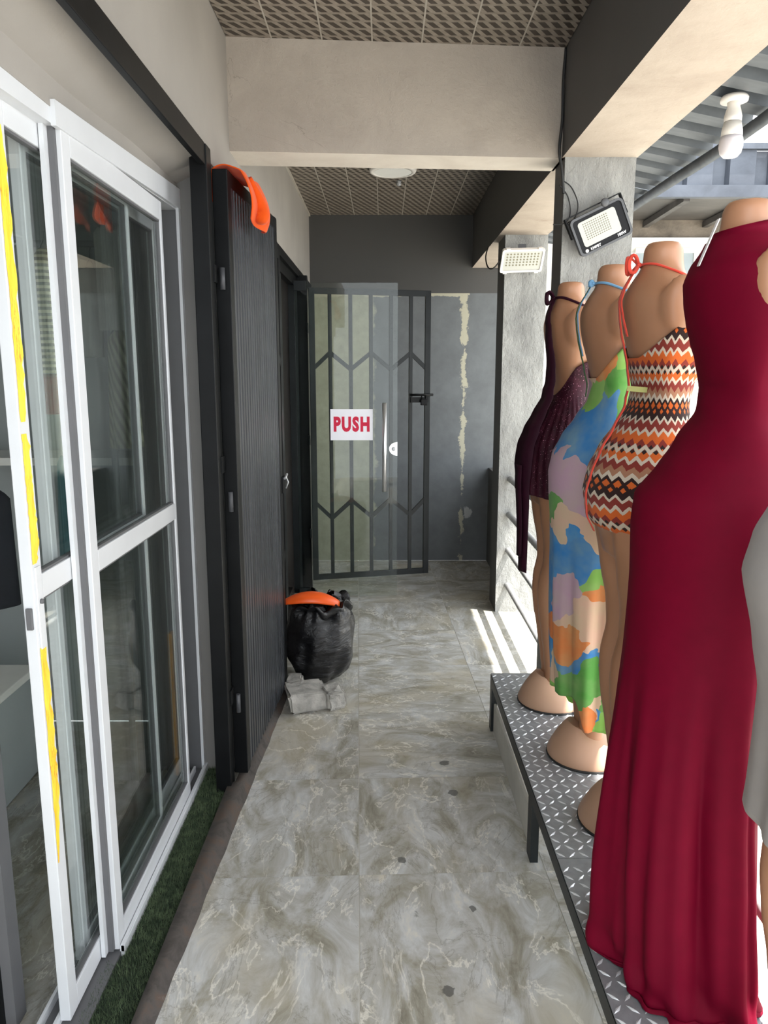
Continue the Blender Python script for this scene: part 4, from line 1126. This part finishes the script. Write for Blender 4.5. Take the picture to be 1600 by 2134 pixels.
# --- zigzag knit mini dress
g3 = garment('zigzag_dress', 'backless knit mini dress in orange, white and black zigzag bands', 'dress', m3, 'zigzag_fab', halter_top(1.645, 1.745), lambda th: 1.115 + 0.07 * smooth01((-math.cos(th) + .2) / 1.2), rows=None, off=0.008)
neck_strap(g3, 'coral', 0.0032); bow(g3, 'coral', r=0.0026, size=0.05)
strip(g3, 'tie_tail', 'coral', [(1.885, PI + .06, .014, .004), (1.78, PI + .14, .014, .006), (1.70, PI + .24, .012, .006)])
strip(g3, 'tie_tail', 'coral', [(1.885, PI + .02, .013, .005), (1.78, PI + .06, .013, .006), (1.66, PI + .12, .012, .014), (1.54, PI + .22, .012, .030), (1.44, PI + .26, .012, .020), (1.34, PI + .22, .012, .008), (1.24, PI + .14, .011, .008), (1.17, PI + .12, .010, .014)])
x_, y_ = ringpt(interp(TORSO, 1.56), PI + .5, 0.012)
tg = MB().bar((x_ - 0.045, y_ - 0.004, 1.565 - PZ), (x_ + 0.012, y_ - 0.012, 1.560 - PZ), 0.002, 0.014); tg.obj('price_tag', simple('tag_olive', s2l((150, 150, 84)), 0.6), g3)

# --- crimson gown with a pooling hem
RG = [r + (0, 0) for r in TORSO if r[0] > 1.35 and r[0] < 1.93] + [(1.34, .176, .088, .180, 0, 0), (1.28, .180, .088, .188, 0, 0), (1.16, .176, .092, .184, 0, 0), (.99, .180, .082, .172, 0, 0), (.86, .187, .074, .168, 0, -.004),
      (.68, .200, .070, .178, 0, -.012), (.49, .208, .070, .196, 0, -.024), (.34, .208, .072, .212, 0, -.036), (.262, .204, .074, .222, 0, -.042)]
def top4(th): return 1.895 + 0.012 * math.cos(th)
def fold4(th, z):
    a = 1.35 * smooth01((1.12 - z) / 0.75) * (1 - 0.85 * smooth01((math.cos(th) - 0.1) / 0.5))
    f = a * (0.018 * (abs(math.sin(3.5 * th + 0.9 * z)) - .5) * 1.5 + 0.012 * (abs(math.sin(6.5 * th + 0.7 - .8 * z)) - .5) + 0.004 * math.sin(23 * th))
    if z < 0.36: f += 0.014 * smooth01((0.36 - z) / 0.1) * math.sin(11 * th + 40 * z)
    if 1.86 < z: f += 0.004 * math.sin((z - 1.86) * 260)
    f += 0.0022 * smooth01((z - 1.36) / .08) * smooth01((1.62 - z) / .08) * math.sin(60 * z + 3 * th)
    return f
g4 = garment('crimson_gown', 'long sleeveless crimson gown with high neck and trailing folded hem', 'dress', m4, 'red_fab', top4, lambda th: PZ + 0.006, rows=RG, off=0.009, nth=220, nz=170, fold=fold4)
# hem pooling on the plate
pool = MB()
def pfn(u, v):
    th = 2 * PI * u; r = interp(RG, PZ); x, y = ringpt(r, th, 0.009 + fold4(th, PZ)); k = 1 + v * (0.04 + 0.05 * math.sin(5 * th + 1) + 0.03 * math.sin(11 * th)) * (0.4 if math.cos(th) < -0.6 else 1)
    if math.cos(th) > 0: k = 1 + (k - 1) * 0.4
    return (x * k, (y - 0.042) * k + 0.0, 0.006 * (1 - v) + 0.0025 + 0.007 * math.sin(PI * v) * (1 + math.sin(17 * th)) * .6)
solidify(pool.grid(pfn, 160, 8, closed=True).obj('hem_pool', 'red_fab', g4), 0.0014)
# clear plastic security tag strip at the nape
b = MB().bar((-0.106, -0.030, 1.815 - PZ), (-0.072, -0.030, 1.905 - PZ), 0.002, 0.011, up=(0, 1, 0)); b.obj('care_strip', 'sock', g4)

# --- pale grey dress at the edge of the photo
GR = [r for r in TORSO if r[0] > 1.30] + [(1.28, .170, .09, .188), (1.16, .140, .085, .182), (1.06, .118, .078, .176), (.96, .118, .066, .176), (.88, .120, .062, .176), (.80, .126, .062, .178), (.6, .13, .062, .18)]
g5 = garment('grey_dress', 'plain pale grey jersey dress on the nearest mannequin', 'dress', m5, 'grey_fab', lambda th: 1.80, lambda th: 0.815 - 0.03 * math.cos(th), rows=GR, off=0.008, fold=pleat(0.006, 8, .8, 1.2))

# ================================================================== BLACK BAG AND RUBBLE
bg = thing('rubbish_bag', 'stuffed black plastic bag by the gate with an orange item on top', 'bag', (-0.340, 3.80, 0))
rb = random.Random(11)
b = MB(); ph = [rb.uniform(0, 6.28) for _ in range(8)]
BAG = [(0.455, .10), (0.43, .155), (0.40, .175), (0.36, .195), (0.30, .214), (0.22, .218), (0.14, .205), (0.07, .175), (0.02, .12), (0.0, .06)]
def bagfn(u, v):
    th = 2 * PI * u; z = lerp(0.0, 0.455, v); r = interp(BAG, z)[0]
    cr = 0.007 * math.sin(6 * th + 9 * z + ph[0]) + 0.005 * math.sin(11 * th - 14 * z + ph[1]) + 0.006 * math.sin(23 * z + 3 * th + ph[2])
    top = smooth01((z - 0.33) / 0.10)
    cr += top * (0.016 * math.sin(9 * th + ph[3]) + 0.012 * math.sin(17 * th + ph[4]))
    dz = top * (0.018 * math.sin(5 * th + ph[5]) + 0.010 * math.sin(13 * th))
    return ((r + cr) * math.cos(th) * 0.84, (r + cr) * math.sin(th) * 0.88, max(0.0, z + dz))
b.grid(bagfn, 96, 60, closed=True)
n = 96; b.add([b.v[k] for k in range(n)], [tuple(range(n))[::-1]])
subsurf(b.obj('bag_film', 'bag', bg), 1)
# rumpled rim lip
lip = MB(); lip.grid(lambda u, v: ((lambda th: ((0.128 + 0.040 * math.sin(PI * v) + 0.012 * math.sin(9 * th + ph[3])) * math.cos(th), (0.125 + 0.045 * math.sin(PI * v) + 0.012 * math.sin(7 * th)) * math.sin(th), 0.425 - 0.10 * v * (0.6 + 0.4 * math.sin(5 * th + 1)) + 0.035 * math.sin(PI * v) + 0.012 * math.sin(11 * th)))(2 * PI * u)), 80, 10, closed=True)
solidify(lip.obj('bag_rim', 'bag', bg), 0.002)
# filling inside the mouth of the bag
MB().lathe([(0.0, 0.30), (0.12, 0.31), (0.15, 0.34), (0.12, 0.37), (0.0, 0.38)], 20).obj('bag_filling', 'blackfab', bg)
oc = MB()
def ocf(u, v):
    a = lerp(-0.15, 0.13, u); w = 0.055 * math.sin(PI * (0.06 + 0.88 * u)) ** 0.6; t = lerp(0, PI, v)
    return (a, -0.02 + 0.02 * u - math.cos(t) * w, 0.405 + 0.055 * math.sin(PI * (0.15 + 0.6 * u)) - 0.03 * u + 0.042 * math.sin(t) * math.sin(PI * (0.06 + 0.88 * u)) ** 0.5 - 0.02)
o = tag(solidify(oc.grid(ocf, 28, 14).obj('orange_shell', 'orange_plastic'), 0.004, 1), 'curved orange plastic piece sticking out of the black bag', 'plastic piece')
o.location = (-0.360, 3.73, 0.035)

def rock(label, x, y, sx, sy, sz, seed, rz=0):
    bm = bmesh.new(); bmesh.ops.create_cube(bm, size=1); rd = random.Random(seed)
    for v in bm.verts: v.co = Vector((v.co.x * sx * rd.uniform(.72, 1.1), v.co.y * sy * rd.uniform(.72, 1.1), (v.co.z + .5) * sz * rd.uniform(.8, 1.1)))
    bmesh.ops.bevel(bm, geom=bm.edges[:], offset=0.012, segments=2, affect='EDGES')
    bmesh.ops.subdivide_edges(bm, edges=bm.edges[:], cuts=2, use_grid_fill=True)
    for v in bm.verts:
        v.co += Vector((rd.uniform(-1, 1), rd.uniform(-1, 1), rd.uniform(-1, 1))) * 0.003
    mz = min(v.co.z for v in bm.verts)
    for v in bm.verts: v.co.z -= mz
    me = bpy.data.meshes.new('concrete_lump'); bm.to_mesh(me); bm.free(); me.materials.append(M['rubble'])
    o = tag(place('concrete_lump', me, None, (x, y, 0)), label, 'rubble', 'broken concrete lumps by the gate'); o.rotation_euler.z = rz
p = onz(640, 1478); rock('largest flat lump of broken concrete in front of the black bag', p.x, p.y + 0.06, 0.22, 0.23, 0.095, 5, 0.3)
p = onz(682, 1480); rock('small angular concrete lump on the walkway side of the largest one', p.x + 0.025, p.y + 0.05, 0.105, 0.14, 0.10, 9, 0.5)
p = onz(603, 1474); rock('small pale concrete lump against the ribbed gate', p.x + 0.012, p.y + 0.14, 0.09, 0.13, 0.10, 14, 0.1)

# ================================================================== ORANGE CLOTH OVER THE GATE
oc = thing('orange_cloth', 'bright orange cloth draped over the top of the ribbed gate', 'cloth', L0 + Vector((0, 0, LZ1)), ang)
def cl_fn(u, v):
    # v: 0 behind the gate, 0.32..0.42 over the top, 1 hanging in front
    x = 0.03 + 0.25 * u + 0.10 * v * (0.35 + u * 0.6) ; f = math.sin(PI * u * 3 + 2.5 * v)
    if v < 0.28: return (x, 0.055 + 0.006 * f, -0.10 + 0.11 * v / 0.28)
    if v < 0.44: t = (v - 0.28) / 0.16; return (x, lerp(0.055, -0.022, t), 0.010 + 0.012 * math.sin(PI * t) + 0.004 * f)
    t = (v - 0.44) / 0.56
    w = 1 + 0.10 * math.sin(PI * t) - 0.25 * t ** 4
    return (0.15 + (x - 0.15) * w + 0.03 * t, -0.024 - 0.034 * math.sin(PI * min(1, t * 0.8)) - 0.018 * (f * 0.5 + 0.5) - 0.022 * math.sin(PI * u), 0.010 - 0.165 * t * (0.86 + 0.22 * math.sin(PI * (0.1 + 0.75 * u))))
subsurf(solidify(MB().grid(cl_fn, 26, 36).obj('cloth_fold', 'orange_fab', oc), 0.006, 0), 1)
lo = []
for i in range(25):
    t = i / 24; lo.append((0.13 + 0.09 * t + 0.02 * math.sin(2 * PI * t), -0.055 - 0.035 * math.sin(PI * t), 0.0 - 0.13 * math.sin(PI * t * 0.75)))
MB().tube(lo, [0.010 + 0.018 * math.sin(PI * i / 24) for i in range(25)], 10).obj('cloth_twist', 'orange_fab', oc)

# ================================================================== CLOTHES INSIDE THE SHOP
YR = 2.72
rk = thing('clothes_rail', 'thin metal clothes rail inside the dark shop', 'rail', (-1.6, YR, 0))
MB().tube([(-0.7, 0, 2.05), (0.62, 0, 2.05)], 0.011, 10).obj('rail_tube', 'galv', rk)
for x in (-0.7, 0.62): MB().tube([(x, 0, 0), (x, 0, 2.05)], 0.012, 10).obj('upright', 'galv', rk)
def hanging(name, label, mat, px0, px1, py0, py1, y, depth=0.05, wav=5, taper=0.0, hanger=True, group='garments hanging in the shop'):
    a, c = ony(px0, py0, y), ony(px1, py1, y); cx = (ony(px0, (py0 + py1) / 2, y).x + ony(px1, (py0 + py1) / 2, y).x) / 2
    w = abs(ony(px1, (py0 + py1) / 2, y).x - ony(px0, (py0 + py1) / 2, y).x) / 2; H_ = a.z - c.z
    t = thing(name, label, 'garment', (cx, y, c.z), 0, group)
    def fn(u, v):
        th = 2 * PI * u; z = H_ * v; k = 1 + taper * (0.5 - v)
        if v > 0.93: k *= 1 - 0.5 * ((v - 0.93) / 0.07)
        f = 0.006 * math.sin(wav * th) * (1.2 - v)
        return ((w * k + f) * math.cos(th), (depth * k + f) * math.sin(th), z)
    solidify(MB().grid(fn, 48, 24, closed=True).obj('cloth', mat, t), 0.002)
    if hanger:
        hg = MB(); hg.tube([(-w * .9, 0, H_ - 0.02), (0, 0, H_ + 0.035), (w * .9, 0, H_ - 0.02)], 0.004, 6)
        zt = 2.05 - c.z
        hg.tube([(0, 0, H_ + 0.035), (0, 0, max(H_ + 0.06, zt - 0.02)), (0.012, 0, zt + 0.012), (0.02, 0, zt)] if zt > H_ else [(0, 0, H_ + .035), (0, 0, H_ + .06)], 0.003, 6); hg.obj('hanger', 'galv', t)
    return t
hanging('striped_top', 'cream and black striped knit top hanging behind the taped door', 'stripe_knit', 82, 122, 520, 778, 2.60)
hanging('cream_dress', 'long cream textured dress hanging behind the middle of the outer sliding door', 'cream_knit', 232, 284, 690, 932, YR, 0.06, 6, 0.25)
hanging('cream_jacket', 'pale pleated jacket hanging above the cream dress', 'pale_fab', 205, 268, 470, 690, YR + .02, 0.06, 7, -0.1)
hanging('ruffled_blouse', 'dull white ruffled blouse hanging beside the cream dress', 'pale_fab', 172, 214, 560, 745, YR + .06, 0.05, 9)
hanging('red_top', 'dark red top hanging under the striped knit top', 'darkred_fab', 84, 138, 780, 862, 2.66, 0.05, 4, 0, False)
hanging('teal_scarf', 'teal scarf hanging in the dark shop below the red top', 'teal_fab', 122, 162, 950, 1165, 2.66, 0.025, 3, 0.5, False)
hanging('black_garment', 'black garment hanging at the open edge of the taped door', 'blackfab', -60, 26, 1020, 1262, 2.45, 0.05, 3, 0, False)
rib = MB(); pts = [ony(x, y, YR - 0.03) for x, y in ((209, 392), (206, 412), (212, 435), (211, 452), (215, 468))]
vs = []
for i, q in enumerate(pts): vs += [q + Vector((-0.003 - 0.002 * (i % 2), 0, 0)), q + Vector((0.007, 0.002, 0))]
tag(solidify(rib.add(vs, [(2 * i, 2 * i + 1, 2 * i + 3, 2 * i + 2) for i in range(len(pts) - 1)]).obj('orange_ribbon', 'orange_fab'), 0.002), 'thin orange ribbon hanging behind the outer sliding door', 'ribbon')
sz = ony(180, 955, 2.95).z
sh = thing('wall_shelf', 'pale shelf board along the wall inside the shop', 'shelf', (-1.6, 3.12, sz))
MB().box(-0.9, 0.8, -0.16, 0.16, -0.03, 0.0).obj('board', 'white_plastic', sh)
for x in (-0.7, 0.6): MB().box(x, x + .02, -0.12, 0.16, -0.15, -0.03).obj('bracket', 'galv', sh)
cb_ = thing('display_counter', 'low pale counter standing on the shop floor', 'counter', (-1.72, 2.55, 0))
MB().box(-0.45, 0.30, -0.02, 0.30, 0.0, 0.42, bev=0.006).obj('body', 'shop_wall', cb_)
MB().box(-0.47, 0.32, -0.04, 0.32, 0.42, 0.45, bev=0.004).obj('top', 'white_plastic', cb_)
MB().box(-0.45, 0.30, -0.03, -0.02, 0.0, 0.10).obj('plinth', 'white_plastic', cb_)
